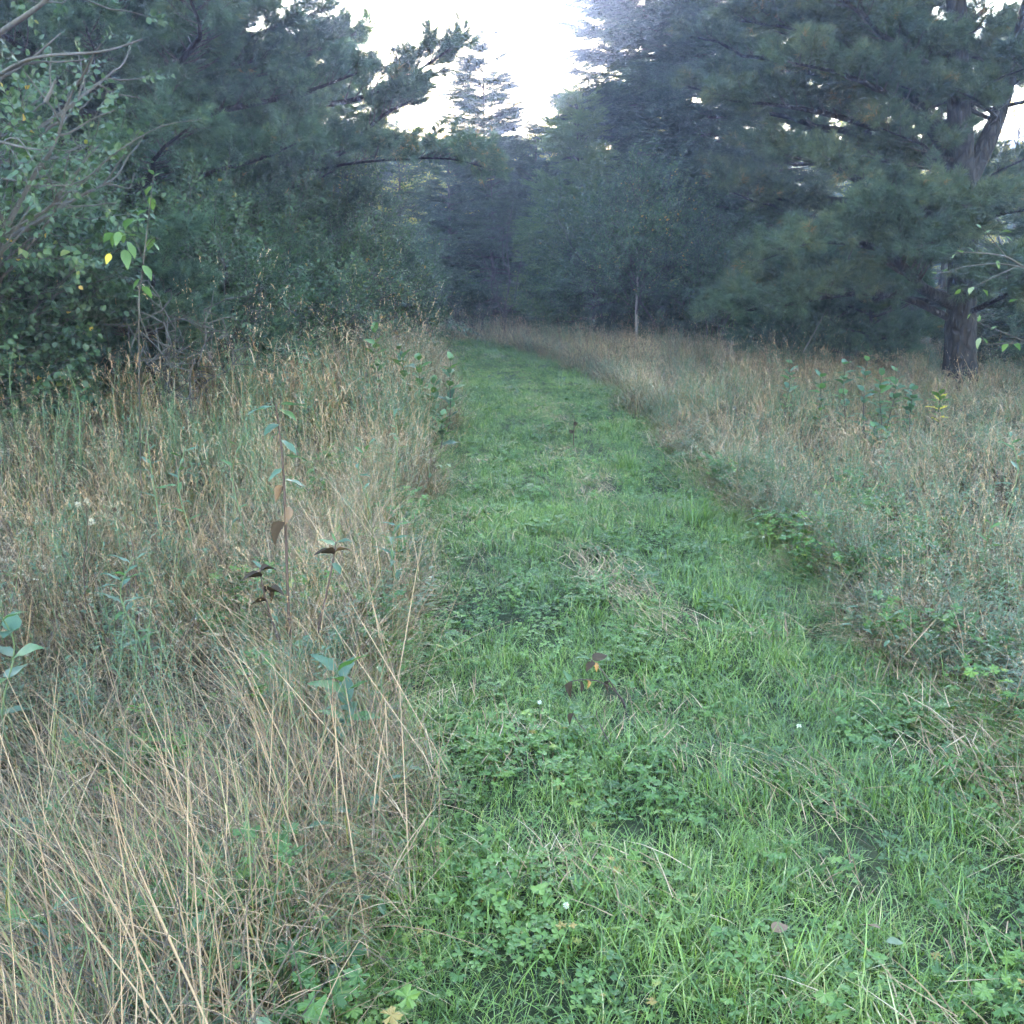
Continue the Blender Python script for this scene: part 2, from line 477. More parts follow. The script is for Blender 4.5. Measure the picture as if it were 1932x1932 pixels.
def proto_clover(k):
    mb = MB()
    for i in range(14):
        a, r, h = U(0, 6.28), 0.07 * math.sqrt(U(0, 1)), U(0.02, 0.06)
        c = np.array([r * math.cos(a), r * math.sin(a), h]); a0 = U(0, 6.28); t = U(0, 0.7)
        for q in range(3):
            b = a0 + q * 2.09
            leaf(mb, c, (math.cos(b), math.sin(b), 0.15), (U(-.2, .2), U(-.2, .2), 1), U(0.011, 0.017), 0.012, t, 0, 3, 0.2, 0.1, 0.6)
    return mb.mesh('clover', M['herb'])

def proto_thatch(k):
    mb = MB()
    for i in range(26):
        a, r = U(0, 6.28), 0.12 * math.sqrt(U(0, 1))
        blade(mb, (r * math.cos(a), r * math.sin(a), U(0.005, 0.05)), U(-0.7, 0.7) + (math.pi if U(0, 1) < .5 else 0), U(0.04, 0.19), U(0.0015, 0.004), U(1.1, 1.6), U(-0.2, 0.8), U(0.1, 1), 3)
    return mb.mesh('cut_straw', M['dry'])

PROT_TURF = protos('turf', [proto_short_grass(i) for i in range(7)] + [proto_lobed(i) for i in range(5)] + [proto_clover(i) for i in range(2)] + [proto_thatch(i) for i in range(4)])

# ------------------------------------------------------------------ prototypes: meadow (all about 1 m tall at scale 1)
def seed_head(mb, tip, d, L, n, spread, mat, w=0.0028):
    d = unit(d)
    for i in range(n):
        t = U(0, 1)
        p = tip - d * L * t
        q = unit(d * 1.0 + rng.normal(size=3) * spread)
        leaf(mb, p, q, rng.normal(size=3), U(0.010, 0.022), w * 1.5, U(0.4, 1), mat, 2, 0.1, 0.1)

def disc(r):
    a, q = U(0, 6.28), r * math.sqrt(U(0, 1))
    return q * math.cos(a), q * math.sin(a)

def proto_dry_grass(k, c=False):
    mb = MB(); W = 1.7 if c else 1.0; sg = 3 if c else 5
    for i in range(18 if c else 34):
        x, y = disc(0.11)
        blade(mb, (x, y, -0.02), U(0, 6.28), U(0.3, 0.95), U(0.002, 0.0045) * W, U(0.02, 0.6), U(-0.3, 2.6), U(0.0, 1.0), sg, 0 if U(0, 1) < 0.78 else 1, U(-.6, .6))
    for i in range(16):
        x, y = disc(0.16); b = U(0, 6.28)
        leaf(mb, (x, y, U(0.15, 0.75)), rng.normal(size=3), rng.normal(size=3), U(0.02, 0.05), U(0.004, 0.011), U(0, 1), 0 if U(0, 1) < 0.6 else 1, 2, 0.4, 0.5)
    for i in range(18 if c else 36):       # curled dead leaf ends
        x, y = disc(0.14)
        blade(mb, (x, y, U(0.1, 0.75)), U(0, 6.28), U(0.07, 0.24), U(0.003, 0.006) * W, U(0.2, 1.3), U(1.2, 3.0), U(0.4, 1.0), sg)
    return mb.mesh('dry_grass', [M['dry'], M['green_tall']])

def proto_seed_stems(k, c=False):
    mb = MB(); W = 1.7 if c else 1.0; sg = 3 if c else 4
    for i in range(7 if c else 9):
        x, y = disc(0.13)
        az, th = U(0, 6.28), U(0.02, 0.3)
        L = U(0.65, 1.08)
        bend = U(0.0, 0.5)
        tip = blade(mb, np.array([x, y, -0.02]), az, L, 0.0026 * W, th, bend, U(0.2, 0.9), sg)
        d = np.array([math.cos(az) * math.sin(th + bend), math.sin(az) * math.sin(th + bend), math.cos(th + bend)])
        seed_head(mb, tip, d, U(0.08, 0.16), 8 if c else 16, 0.3, 0, 0.0028 * W)
    for i in range(10 if c else 20):
        x, y = disc(0.13)
        blade(mb, (x, y, U(-0.02, 0.4)), U(0, 6.28), U(0.2, 0.5), U(0.0025, 0.005) * W, U(0.1, 0.9), U(0.5, 2.8), U(0, 1), sg, 0 if U(0, 1) < 0.7 else 1)
    return mb.mesh('seed_stems', [M['dry'], M['green_tall']])

def proto_green_tall(k, c=False):
    mb = MB(); W = 1.6 if c else 1.0; sg = 3 if c else 5
    for i in range(22 if c else 40):
        x, y = disc(0.11)
        blade(mb, (x, y, -0.02), U(0, 6.28), U(0.3, 0.85), U(0.003, 0.006) * W, U(0.02, 0.5), U(0.3, 2.2), U(0, 1), sg, 0 if U(0, 1) < 0.7 else 1, U(-.6, .6))
    return mb.mesh('green_grass', [M['green_tall'], M['dry']])

def proto_forb(k, c=False, big=False):
    """leafy upright stalk like goldenrod or aster"""
    mb = MB()
    for s in range(3):
        x, y = disc(0.09); H = U(0.5, 0.9)
        lx, ly = U(-.15, .15), U(-.15, .15)
        base = np.array([x, y, -0.02])
        pts = [base + np.array([lx * t * t, ly * t * t, H * t]) for t in (0, .33, .66, 1)]
        tube(mb, pts, [0.0028, 0.0025, 0.002, 0.001], 3, 0.5, 1)
        n = 20 if c else 34
        for i in range(n):
            t = 0.18 + 0.82 * i / n
            p = base + np.array([lx * t * t, ly * t * t, H * t]); b = i * 2.4 + U(-.3, .3)
            L = U(0.045, 0.085) * (1.15 - 0.55 * t) * (1.25 if big else 1) * (1.15 if c else 1)
            el = U(0.1, 0.6) + 0.4 * t
            dead = t < 0.45 and U(0, 1) < 0.6
            leaf(mb, p, (math.cos(b), math.sin(b), math.tan(min(el, 1.0)) if not dead else -1.2), (U(-.2, .2), U(-.2, .2), 1.0 if not dead else 0.3), L, L * (0.2 if not big else 0.32) * (1.2 if c else 1), U(0, 0.85), 0 if not dead else 2, 2 if c else 3, 0.3, U(0.2, 0.7), 0.4)
    return mb.mesh('leafy_forb', [M['forb'], M['stem_green'], M['dead']])

def proto_big(k, c=False):
    return proto_forb(k, c, True)

def proto_fluffy(k, c=False):
    """dead forb gone to pale seed"""
    mb = MB()
    for s in range(3):
        x, y = disc(0.1); H = U(0.55, 0.9)
        lx, ly = U(-.25, .25), U(-.25, .25)
        base = np.array([x, y, -0.02])
        tube(mb, [base, base + [lx * .3, ly * .3, H * .6], base + [lx, ly, H]], [0.0025, 0.002, 0.0012], 3, 0.3, 1)
        for i in range(7):
            t = U(0.6, 1.0); p = base + np.array([lx * t * t, ly * t * t, H * t]); q = p + np.array([U(-.08, .08), U(-.08, .08), U(0.0, .07)])
            tube(mb, [p, q], [0.0012, 0.0008], 3, 0.4, 1)
            for j in range(5 if c else 12):
                leaf(mb, q + rng.normal(size=3) * 0.004, rng.normal(size=3), rng.normal(size=3), U(0.005, 0.010), 0.0032 * (1.6 if c else 1), U(0.0, 0.8), 0, 2, 0.2, 0.2)
        for i in range(14):
            t = U(0.1, 0.75); b = U(0, 6.28); p = base + np.array([lx * t * t, ly * t * t, H * t])
            leaf(mb, p, (math.cos(b), math.sin(b), -1), (0.1, 0.1, 1), U(0.03, 0.07), 0.010, U(0, 1), 1, 2, 0.5, 0.6)
    return mb.mesh('seeding_forb', [M['fluff'], M['dead']])

def proto_litter(k, c=False):
    """matted low growth at the foot of the tall grass"""
    mb = MB(); W = 1.6 if c else 1.0
    for i in range(24 if c else 44):
        x, y = disc(0.18)
        blade(mb, (x, y, U(0, 0.16)), U(0, 6.28), U(0.12, 0.4), U(0.002, 0.0045) * W, U(0.6, 1.5), U(0.0, 1.2), U(0, 0.9), 4, 0 if U(0, 1) < 0.72 else 1)
    for i in range(6):
        x, y = disc(0.16); b = U(0, 6.28)
        leaf(mb, (x, y, U(0.03, 0.25)), (math.cos(b), math.sin(b), U(-.3, .5)), (0, 0, 1), U(0.03, 0.06), U(0.015, 0.026), U(0, 1), 2, 3, 0.2, 0.4)
    return mb.mesh('matted_litter', [M['dry'], M['green_tall'], M['forb']])

def proto_lodged(k, c=False):
    """a swathe of long stems laid over towards +X"""
    mb = MB(); W = 1.6 if c else 1.0
    for i in range(24 if c else 42):
        x, y = disc(0.22)
        th = U(0.55, 1.25)
        tip = blade(mb, (x, y, U(-0.02, 0.10)), rng.normal(0, 0.55), U(0.15, 0.55) if U(0, 1) < 0.85 else U(0.5, 0.8), U(0.0018, 0.0046) * W, th, U(-0.4, 1.8), U(0.0, 0.75), 5, 0 if U(0, 1) < 0.8 else 1)
    for i in range(26):
        x, y = disc(0.22)
        blade(mb, (x, y, U(0.0, 0.25)), U(0, 6.28), U(0.1, 0.35), U(0.0025, 0.005) * W, U(0.2, 1.2), U(0.5, 2.6), U(0, 1), 4, 1 if U(0, 1) < 0.5 else 0)
    return mb.mesh('lodged_grass', [M['dry'], M['green_tall']])

MK = {}
_ml = []
for coarse in (False, True):
    for nm, fn, cnt in (('dry', proto_dry_grass, 7), ('seed', proto_seed_stems, 5), ('green', proto_green_tall, 4), ('forb', proto_forb, 4), ('fluff', proto_fluffy, 3), ('litter', proto_litter, 5), ('big', proto_big, 2), ('lodged', proto_lodged, 4)):
        MK[nm, coarse] = (len(_ml), len(_ml) + cnt)
        _ml += [fn(i, coarse) for i in range(cnt)]
PROT_MEADOW = protos('meadow', _ml)
def pick(kind, Yv, rng):
    n = len(Yv)
    return np.where(Yv < 7.5, rng.integers(*MK[kind, False], n), rng.integers(*MK[kind, True], n))

# ------------------------------------------------------------------ prototypes: sprays of the trees (each grows along +X, upper side +Z)
def proto_pine(k, needles=20, w=0.0068, ln=0.092):
    mb = MB()
    tube(mb, [(0, 0, 0), (0.18, 0, 0.01), (0.34, 0, 0.05)], [0.004, 0.003, 0.002], 3, 0.2, 1)
    tips = [((0.34, 0, 0.05), (1, 0, 0.35))]
    for i in range(11):
        t = U(0.2, 0.95); s = (-1) ** i
        o = np.array([0.34 * t, 0, 0.05 * t * t]); l = U(0.07, 0.16) * (1.2 - 0.6 * t)
        d = unit([0.75, s * U(0.45, 0.9), U(-0.05, 0.55)])
        tube(mb, [o, o + d * l], [0.0022, 0.0015], 3, 0.2, 1)
        tips.append((o + d * l, d)); tips.append((o + d * l * 0.5, d))
    for p, d in tips:
        p = np.array(p); d = unit(d); tt = U(0, 0.7) if U(0, 1) < 0.93 else 1.1
        for i in range(needles):
            q = unit(d + rng.normal(size=3) * 0.55 + np.array([0, 0, -0.05]))
            L = ln * U(0.75, 1.15)
            s = unit(np.cross(q, rng.normal(size=3))) * w * 0.5
            b0 = p - d * U(0, 0.05)
            mb.add([b0 - s, b0 + s, b0 + q * L - np.array([0, 0, 0.012])], [(0, 1, 2)], tt, 0)
    return mb
PROT_PINE = protos('pine_spray', [proto_pine(i).mesh('pine_spray', [M['pine'], M['bark_dark']]) for i in range(6)])
PROT_PINE_TAN = protos('pine_tan_spray', [proto_pine(i).mesh('pine_tan_spray', [M['pine_tan'], M['bark_dark']]) for i in range(6)])

def proto_spruce(k, mat, droop=0.05, wid=0.2):
    mb = MB()
    Lm = 0.5
    tube(mb, [(0, 0, 0), (Lm * .5, 0, 0), (Lm, 0, -droop)], [0.005, 0.004, 0.002], 3, 0.2, 1)
    tw = [(np.array([0, 0, 0.0]), np.array([1, 0, -0.05]), Lm)]
    for i in range(14):
        t = 0.08 + 0.9 * i / 14; s = (-1) ** i
        tw.append((np.array([Lm * t, 0, -droop * t * t]), unit([0.75, s, U(-.25, .12)]), wid * (1.1 - 0.75 * t) * U(0.7, 1.2)))
    for o, d, l in tw:
        d = unit(d); n = max(4, int(l / 0.017)); tt = U(0, 1)
        for i in range(n):
            p = o + d * l * (i + 0.5) / n
            for s in (-1, 1):
                q = unit(d * 0.9 + np.cross(d, [0, 0, 1]) * s * 0.8 + np.array([0, 0, U(-.3, .5)]))
                w = unit(np.cross(q, rng.normal(size=3))) * 0.0068
                mb.add([p - w, p + w, p + q * U(0.035, 0.06)], [(0, 1, 2)], tt * 0.7 + 0.3 * i / n)
    return mb.mesh('spray', [mat, M['bark_dark']])
PROT_SPRUCE = protos('spruce_spray', [proto_spruce(i, M['spruce']) for i in range(5)])
PROT_CEDAR = protos('cedar_spray', [proto_spruce(i, M['cedar'], 0.12, 0.26) for i in range(4)])

def proto_twig(k, mat, n=12, L=0.34, ll=0.05, lw=0.032, seg=2, hang=0.3, bark='bark_grey'):
    mb = MB()
    tube(mb, [(0, 0, 0), (L * .5, U(-.02, .02), 0.01), (L, U(-.03, .03), -0.02)], [0.0026, 0.002, 0.001], 3, 0.5, 1)
    for i in range(n):
        t = 0.12 + 0.88 * (i + 0.5) / n; b = (-1) ** i
        o = np.array([L * t, 0, 0.01])
        d = unit([U(0.2, 0.9), b * U(0.4, 1), U(-0.6, 0.5) - hang])
        l = ll * U(0.6, 1.25)
        tint = U(0, 0.8) if U(0, 1) < 0.95 else 1.1
        leaf(mb, o + d * 0.012, d, unit([U(-.5, .5), U(-.5, .5), 1]), l, lw * l / ll * U(0.85, 1.1), tint, 0, seg, U(0.05, 0.4), U(0.0, 0.5), 0.42)
    return mb.mesh('leafy_twig', [mat, M[bark]])
PROT_SMALL = protos('small_twig', [proto_twig(i, M['leaf_dark'], 14, 0.36, 0.048, 0.030) for i in range(5)])
PROT_MED = protos('shrub_twig', [proto_twig(i, M['leaf_dark'], 15, 0.34, 0.050, 0.028, 3, 0.05) for i in range(5)])
PROT_BIG = protos('hazel_twig', [proto_twig(i, M['leaf_near'], 10, 0.30, 0.062, 0.046, 4, 0.35) for i in range(6)])
PROT_GOLD = protos('gold_twig', [proto_twig(i, M['leaf_gold'], 14, 0.42, 0.06, 0.045) for i in range(5)])

# ------------------------------------------------------------------ ground
def axis(lim, step, grow):
    a, s = [0.0], step
    while a[-1] < lim:
        a.append(a[-1] + s); s *= grow
    return np.array(a)
ax = axis(95, 0.28, 1.045); xs = np.concatenate([-ax[::-1][:-1], ax])
ay = axis(100, 0.28, 1.025); by = axis(40, 0.4, 1.15); ys = np.concatenate([-by[::-1][:-1], ay])
gx, gy = np.meshgrid(xs, ys)
gv = np.stack([gx.ravel(), gy.ravel(), gz(gx, gy).ravel()], 1)
nx, ny = len(xs), len(ys)
gf = [(j * nx + i, j * nx + i + 1, (j + 1) * nx + i + 1, (j + 1) * nx + i) for j in range(ny - 1) for i in range(nx - 1)]
me = bpy.data.meshes.new('ground'); me.from_pydata([tuple(p) for p in gv], [], gf); me.materials.append(M['soil'])
me.polygons.foreach_set('use_smooth', np.ones(len(gf), bool))
tag(link(bpy.data.objects.new('ground', me)), kind='structure')

pc = smooth_line(PATH_C, 10)
pv, pf = [], []
for i, p in enumerate(pc):
    d = unit(pc[min(i + 1, len(pc) - 1)] - pc[max(i - 1, 0)]); s = np.array([d[1], -d[0]])
    for k in range(9):
        q = p + s * HALF * (k / 4 - 1)
        pv.append((q[0], q[1], float(gz(q[0], q[1])) + 0.012))
for i in range(len(pc) - 1):
    for k in range(8):
        a = i * 9 + k
        pf.append((a, a + 1, a + 10, a + 9))
me = bpy.data.meshes.new('mown_path'); me.from_pydata(pv, [], pf); me.materials.append(M['turf'])
tag(link(bpy.data.objects.new('mown_path', me)), kind='structure')

# ------------------------------------------------------------------ turf on the path
def view_region(n, y0, y1, pad, rng, power=1.0):
    """points over the wedge the place opens towards, with some margin at the sides"""
    y = y0 + (y1 - y0) * rng.uniform(0, 1, n) ** power
    x = rng.uniform(-1, 1, n) * (0.60 * y + pad)
    return x, y

rng = np.random.default_rng(21); U = rng.uniform
def turf_points():
    X, Y = [], []
    for y0, y1, dens in ((0.7, 3.5, 480), (3.5, 7, 340), (7, 13, 220), (13, 24.5, 140)):
        xa, xb = (-2.0, 2.6) if y0 < 13 else (-9, 2.4)
        n = int((y1 - y0) * (xb - xa) * dens)
        X.append(U(xa, xb, n)); Y.append(U(y0, y1, n))
    X, Y = np.concatenate(X), np.concatenate(Y)
    d = np.abs(path_dist(X, Y))
    keep = d < HALF + 0.30 + 0.30 * (noise(X, Y, 0.9, 3) - 0.5)
    sd = path_dist(X, Y)
    worn = np.exp(-((sd - 0.33 - 0.12 * (noise(X, Y, 1.2, 20) - 0.5)) / 0.07) ** 2) * np.clip(noise(X, Y, 0.7, 21) * 1.8 - 0.3, 0, 1)
    keep &= U(0, 1, len(X)) > 0.85 * worn
    return X[keep], Y[keep]
X, Y = turf_points()
N = len(X)
d = path_dist(X, Y)
herb = noise(X, Y, 1.1, 4); edge = np.clip((np.abs(d) - 0.6) / 0.5, 0, 1)
hay = np.exp(-((d - 0.10 - 0.22 * (noise(X, Y, 1.9, 5) - 0.5)) / (0.045 + 0.07 * noise(X, Y, 0.8, 17))) ** 2) * np.clip(noise(X, Y * 0.5, 0.7, 6) * 2.0 - 0.45, 0, 1) * np.clip(1.1 - Y / 18, 0.25, 1)
hay = np.maximum(hay, 0.12 * np.exp(-((d - 0.98) / 0.12) ** 2) * np.clip(noise(X, Y, 0.9, 7) * 2.2 - 0.9, 0, 1))
u = U(0, 1, N)
ph = 0.12 + 0.36 * np.clip(herb * 1.6 - 0.4, 0, 1) * (1 - 0.3 * edge)
herb_c = np.clip(noise(X, Y, 0.45, 18) * 3.0 - 1.2, 0, 1)
ph = 0.14 + (ph * 1.2) * herb_c
I = np.where(u < hay * 0.55 + 0.022, rng.integers(14, 18, N), np.where(u < hay * 0.55 + 0.022 + ph * 0.72, rng.integers(7, 12, N), np.where(u < hay * .55 + 0.022 + ph, rng.integers(12, 14, N), rng.integers(0, 7, N))))
S = U(0.7, 1.3, N) * (0.85 + 0.4 * noise(X, Y, 0.7, 8)) * (1 + 0.7 * np.clip((np.abs(d) - 0.85) / 0.4, 0, 1))
S = np.where((I >= 7) & (I < 12), 0.5 + 0.95 * U(0, 1, N) ** 2, S)
thin = I >= 14
spin = np.where(thin, math.pi / 2 + 0.35 + U(-.5, .5, N), U(0, 6.28, N))
R = tilt_frames(spin, U(0, 6.28, N), np.where(thin, U(0, 0.06, N), U(0, 0.35, N)))
V = 0.05 + 0.45 * noise(X, Y, 1.6, 9) + 0.25 * hay + 0.12 * np.clip((3.4 - Y) / 2, 0, 1)
Z = gz(X, Y) + 0.010
n2 = 2600
Y2 = U(0.7, 7.5, n2); X2 = np.interp(Y2, PATH_C[:, 1], PATH_C[:, 0]) + rng.choice([-1, 1], n2) * (HALF + U(-0.1, 1.0, n2) ** 1.5)
k2 = noise(X2, Y2, 0.6, 19) > np.where(X2 < 0, 0.72, 0.5)
X2, Y2 = X2[k2], Y2[k2]; n2 = len(X2)
X, Y, Z = np.concatenate([X, X2]), np.concatenate([Y, Y2]), np.concatenate([Z, gz(X2, Y2) + U(0.0, 0.16, n2)])
R = np.concatenate([R, tilt_frames(U(0, 6.28, n2), U(0, 6.28, n2), U(0, 0.5, n2))]); S = np.concatenate([S, U(0.9, 2.0, n2)]); I = np.concatenate([I, rng.integers(7, 12, n2)]); V = np.concatenate([V, U(0, 0.4, n2)])
turf = scatter('mown_grass', PROT_TURF, np.stack([X, Y, Z], 1), R, S, I, V)
tag(turf, 'short green grass, lobed herbs and cut straw covering the mown path', 'grass')

# ------------------------------------------------------------------ tall meadow
TREE_EDGE = np.array([(-12, 7.8), (-6.0, 8.6), (-4.8, 9.8), (-3.8, 12.4), (-2.9, 15.6), (-2.3, 19), (-2.2, 24), (0, 25.5), (3.2, 23.5), (4.0, 18), (5.0, 16), (9, 15.2), (16, 15)])
def meadow_points():
    X, Y = [], []
    for y0, y1, dens in ((0.5, 2.5, 95), (2.5, 5, 80), (5, 9, 62), (9, 15, 48), (15, 27, 38)):
        w = 0.60 * y1 + 1.2
        n = int((y1 - y0) * 2 * w * dens)
        X.append(U(-w, w, n)); Y.append(U(y0, y1, n))
    n = 5200
    t = U(0, 1, n) ** 1.2 * 19 + 0.6
    X.append(np.interp(t, PATH_C[:, 1], PATH_C[:, 0]) + rng.choice([-1, 1], n) * (HALF + U(-0.05, 0.4, n))); Y.append(t)
    X, Y = np.concatenate(X), np.concatenate(Y)
    d = np.abs(path_dist(X, Y))
    lim = np.interp(X, TREE_EDGE[:, 0], TREE_EDGE[:, 1])
    keep = (d > HALF + 0.02 + 0.22 * (noise(X, Y, 0.9, 3) - 0.5)) & (Y < lim + 1.0 + U(-0.8, 0.8, len(X)))
    return X[keep], Y[keep]
X, Y = meadow_points()
N = len(X)
d = path_dist(X, Y); da = np.abs(d)
left = d < 0
forb = np.clip(noise(X, Y, 2.2, 10) * 1.7 - 0.35, 0, 1)
forb = np.where(left, forb * 0.85, forb * 0.85)
forb = np.maximum(forb, 0.9 * np.exp(-((X - 4.3) / 1.6) ** 2 - ((Y - 9.6) / 2.2) ** 2))       # greener towards the big pine
forb = np.maximum(forb, 0.9 * np.clip((-X - 2.6) / 1.2, 0, 1) * np.clip((Y - 5.2) / 1.2, 0, 1) * np.clip(1.6 - (X + 5) / 1.4, 0, 1))
tan = noise(X, Y, 1.5, 11)
grn = noise(X, Y, 1.2, 12)
near_l = np.where(left, np.clip((3.4 - Y) / 1.0, 0, 1), 0)
lodged = np.clip(noise(X, Y, 1.0, 15) * 2.2 - 0.95, 0, 1)
rim = np.exp(-((da - HALF - 0.25) / 0.3) ** 2)
u = U(0, 1, N)
K = np.full(N, 0)
kinds = ('dry', 'litter', 'forb', 'fluff', 'seed', 'green', 'big', 'lodged')
probs = (None, 0.15 + 0 * u, (0.10 + 0.34 * forb) * (1 - 0.35 * near_l), 0.11 * (0.3 + 1.6 * noise(X, Y, 1.6, 13)) * (1 - 0.5 * near_l), 0.12 * (0.5 + tan) * (1 - 0.8 * near_l), (0.05 + 0.13 * grn + 0.28 * rim) * (1 - 0.6 * near_l), 0.02 + 0 * u,
         (0.03 + 0.10 * lodged + 0.34 * near_l + 0.06 * rim * left) * np.where((~left) & (da < HALF + 0.6), 0.2, 1.0))
cum = np.zeros(N)
for k, p in enumerate(probs):
    if k:
        K = np.where((u >= cum) & (u < cum + p), k, K); cum = cum + p
I = np.zeros(N, int)
for k, nm in enumerate(kinds):
    m = K == k
    I[m] = pick(nm, Y[m], rng)
hgt = np.where(left, 0.34 + 0.18 * np.clip((Y - 2.5) / 1.5, 0, 1) + 0.34 * np.clip((Y - 4.5) / 4, 0, 1), 0.56 + 0.08 * np.clip((Y - 6) / 6, 0, 1))
hgt = hgt * (0.52 + 0.48 * np.clip((da - HALF) / 0.6, 0, 1)) * (0.8 + 0.4 * noise(X, Y, 1.4, 14)) * np.where((Y > 19), 1.15, 1.0)
hgt = hgt * np.where(left, 1.0, 0.85) * (1 - 0.5 * np.exp(-((X - 5.4) / 1.9) ** 2 - ((Y - 11.5) / 3.2) ** 2))
sz = hgt * U(0.75, 1.3, N)
lit = (K == 1) | (K == 7)
sz = np.where(lit, U(0.75, 1.1, N), sz)
wid = np.where(lit, sz, np.maximum(sz, 0.7 - 0.3 * near_l) * U(0.9, 1.15, N))
S = np.stack([wid, wid, sz], 1)
lean = np.abs(rng.normal(0.12, 0.14, N)) + 0.30 * lodged + 0.3 * near_l
lean_az = math.radians(150) + rng.normal(0, 1.0, N) * (1 - 0.55 * near_l)
lean = np.where((K == 2) | (K == 3) | (K == 6), lean * 0.45, lean)
rim_r = (~left) & (da < HALF + 0.55)
lean = np.where(lit, 0.05, np.minimum(lean, 1.1)) * np.where(rim_r, 0.35, 1.0)
spin = np.where(K == 7, lean_az, U(0, 6.28, N))
R = tilt_frames(spin, lean_az, lean)
V = np.clip(0.03 + 0.50 * tan + 0.10 * np.clip((Y - 6) / 8, 0, 1) - 0.04 * near_l, 0, 1)
Z = gz(X, Y)
mead = scatter('meadow_grass', PROT_MEADOW, np.stack([X, Y, Z], 1), R, S, I, V)
tag(mead, 'tall tan and green meadow grass with leafy weeds on both sides of the path', 'grass')

# low leafy growth under the trees
n = 9000
X, Y = U(-16, 18, n), U(6, 32, n)
lim = np.interp(X, TREE_EDGE[:, 0], TREE_EDGE[:, 1])
k = (Y > lim - 0.8) & (np.abs(path_dist(X, Y)) > HALF + 0.3) & (np.abs(X) < 0.62 * Y + 3)
X, Y = X[k], Y[k]; N = len(X)
q = U(0, 1, N)
I = np.where(q < 0.5, pick('forb', Y, rng), np.where(q < 0.75, pick('litter', Y, rng), pick('green', Y, rng)))
und = scatter('undergrowth', PROT_MEADOW, np.stack([X, Y, gz(X, Y)], 1), tilt_frames(U(0, 6.28, N), U(0, 6.28, N), U(0, 0.3, N)), U(0.4, 0.8, N), I, U(0, 0.5, N))
tag(und, 'dark leafy undergrowth on the shaded ground below the trees', 'undergrowth')

# ------------------------------------------------------------------ trees
class Crown:
    def __init__(s):
        s.P, s.D, s.S = [], [], []
        s.mb = MB()
    def add(s, p, d, sc=1.0):
        s.P.append(np.array(p, float)); s.D.append(unit(d)); s.S.append(sc)
    def build(s, name, coll, nproto, rng, parent, bark, var=(0.1, 0.6), roll=0.5):
        P = np.array(s.P); D = np.array(s.D); n = len(P)
        R = frames(D, roll=rng.normal(0, roll, n))
        I = rng.integers(0, nproto, n)
        V = np.clip(rng.uniform(*var) + 0.0 + 0.5 * (noise(P[:, 0] + P[:, 2] * 0.7, P[:, 1] + P[:, 2], 1.1, 16) - 0.5) + rng.normal(0, 0.06, n), 0, 1)
        return scatter(name, coll, P, R, np.array(s.S) * rng.uniform(0.8, 1.25, n), I, V, parent, s.mb, [bark])

def pine_limb(crown, limb_pts, rng, r0, first=0.25, sec=0.55, dens=1.0, size=1.0):
    """side branches and sprays along one limb"""
    pts = np.asarray(limb_pts); n = len(pts)
    L = np.sum(np.linalg.norm(np.diff(pts, axis=0), axis=1))
    k = max(5, int(L * 9.0 * dens))
    for i in range(k):
        t = first + (1 - first) * (i + rng.uniform(0, 1)) / k
        f = t * (n - 1); a = min(int(f), n - 2)
        p = pts[a] + (pts[a + 1] - pts[a]) * (f - a)
        d = unit(pts[a + 1] - pts[a])
        side = unit(np.cross(d, [0, 0, 1])) * (1 if i % 2 else -1)
        sd = unit(d * rng.uniform(0.5, 1.0) + side * rng.uniform(0.6, 1.1) + np.array([0, 0, rng.uniform(-0.05, 0.35)]))
        sl = sec * (0.35 + 0.5 * L * (1 - t) * 0.55) * rng.uniform(0.7, 1.2)
        q = p + sd * sl + np.array([0, 0, 0.12 * sl])
        m = p + sd * sl * 0.5
        tube(crown.mb, [p, m, q], [r0 * 0.28 * (1.1 - t) + 0.003, r0 * 0.18 * (1.1 - t) + 0.003, 0.003], 3)
        ns = max(2, int(sl / 0.13))
        for j in range(ns):
            s = (j + 0.6) / ns
            if s < 0.25 and sl > 0.5: continue
            pp = p + (q - p) * s
            dd = unit(sd + rng.normal(size=3) * 0.35 + np.array([0, 0, 0.2]))
            crown.add(pp, dd, size * (0.85 + 0.25 * (1 - s)))
    crown.add(pts[-1], pts[-1] - pts[-2], size)

def limb_curve(p, az, L, el0, el1, rng, n=7):
    pts = [np.array(p, float)]
    a = az
    for i in range(n):
        el = el0 + (el1 - el0) * i / (n - 1)
        a += rng.normal(0, 0.16); el += rng.normal(0, 0.10)
        pts.append(pts[-1] + L / n * np.array([math.cos(a) * math.cos(el), math.sin(a) * math.cos(el), math.sin(el)]))
    return np.array(pts)

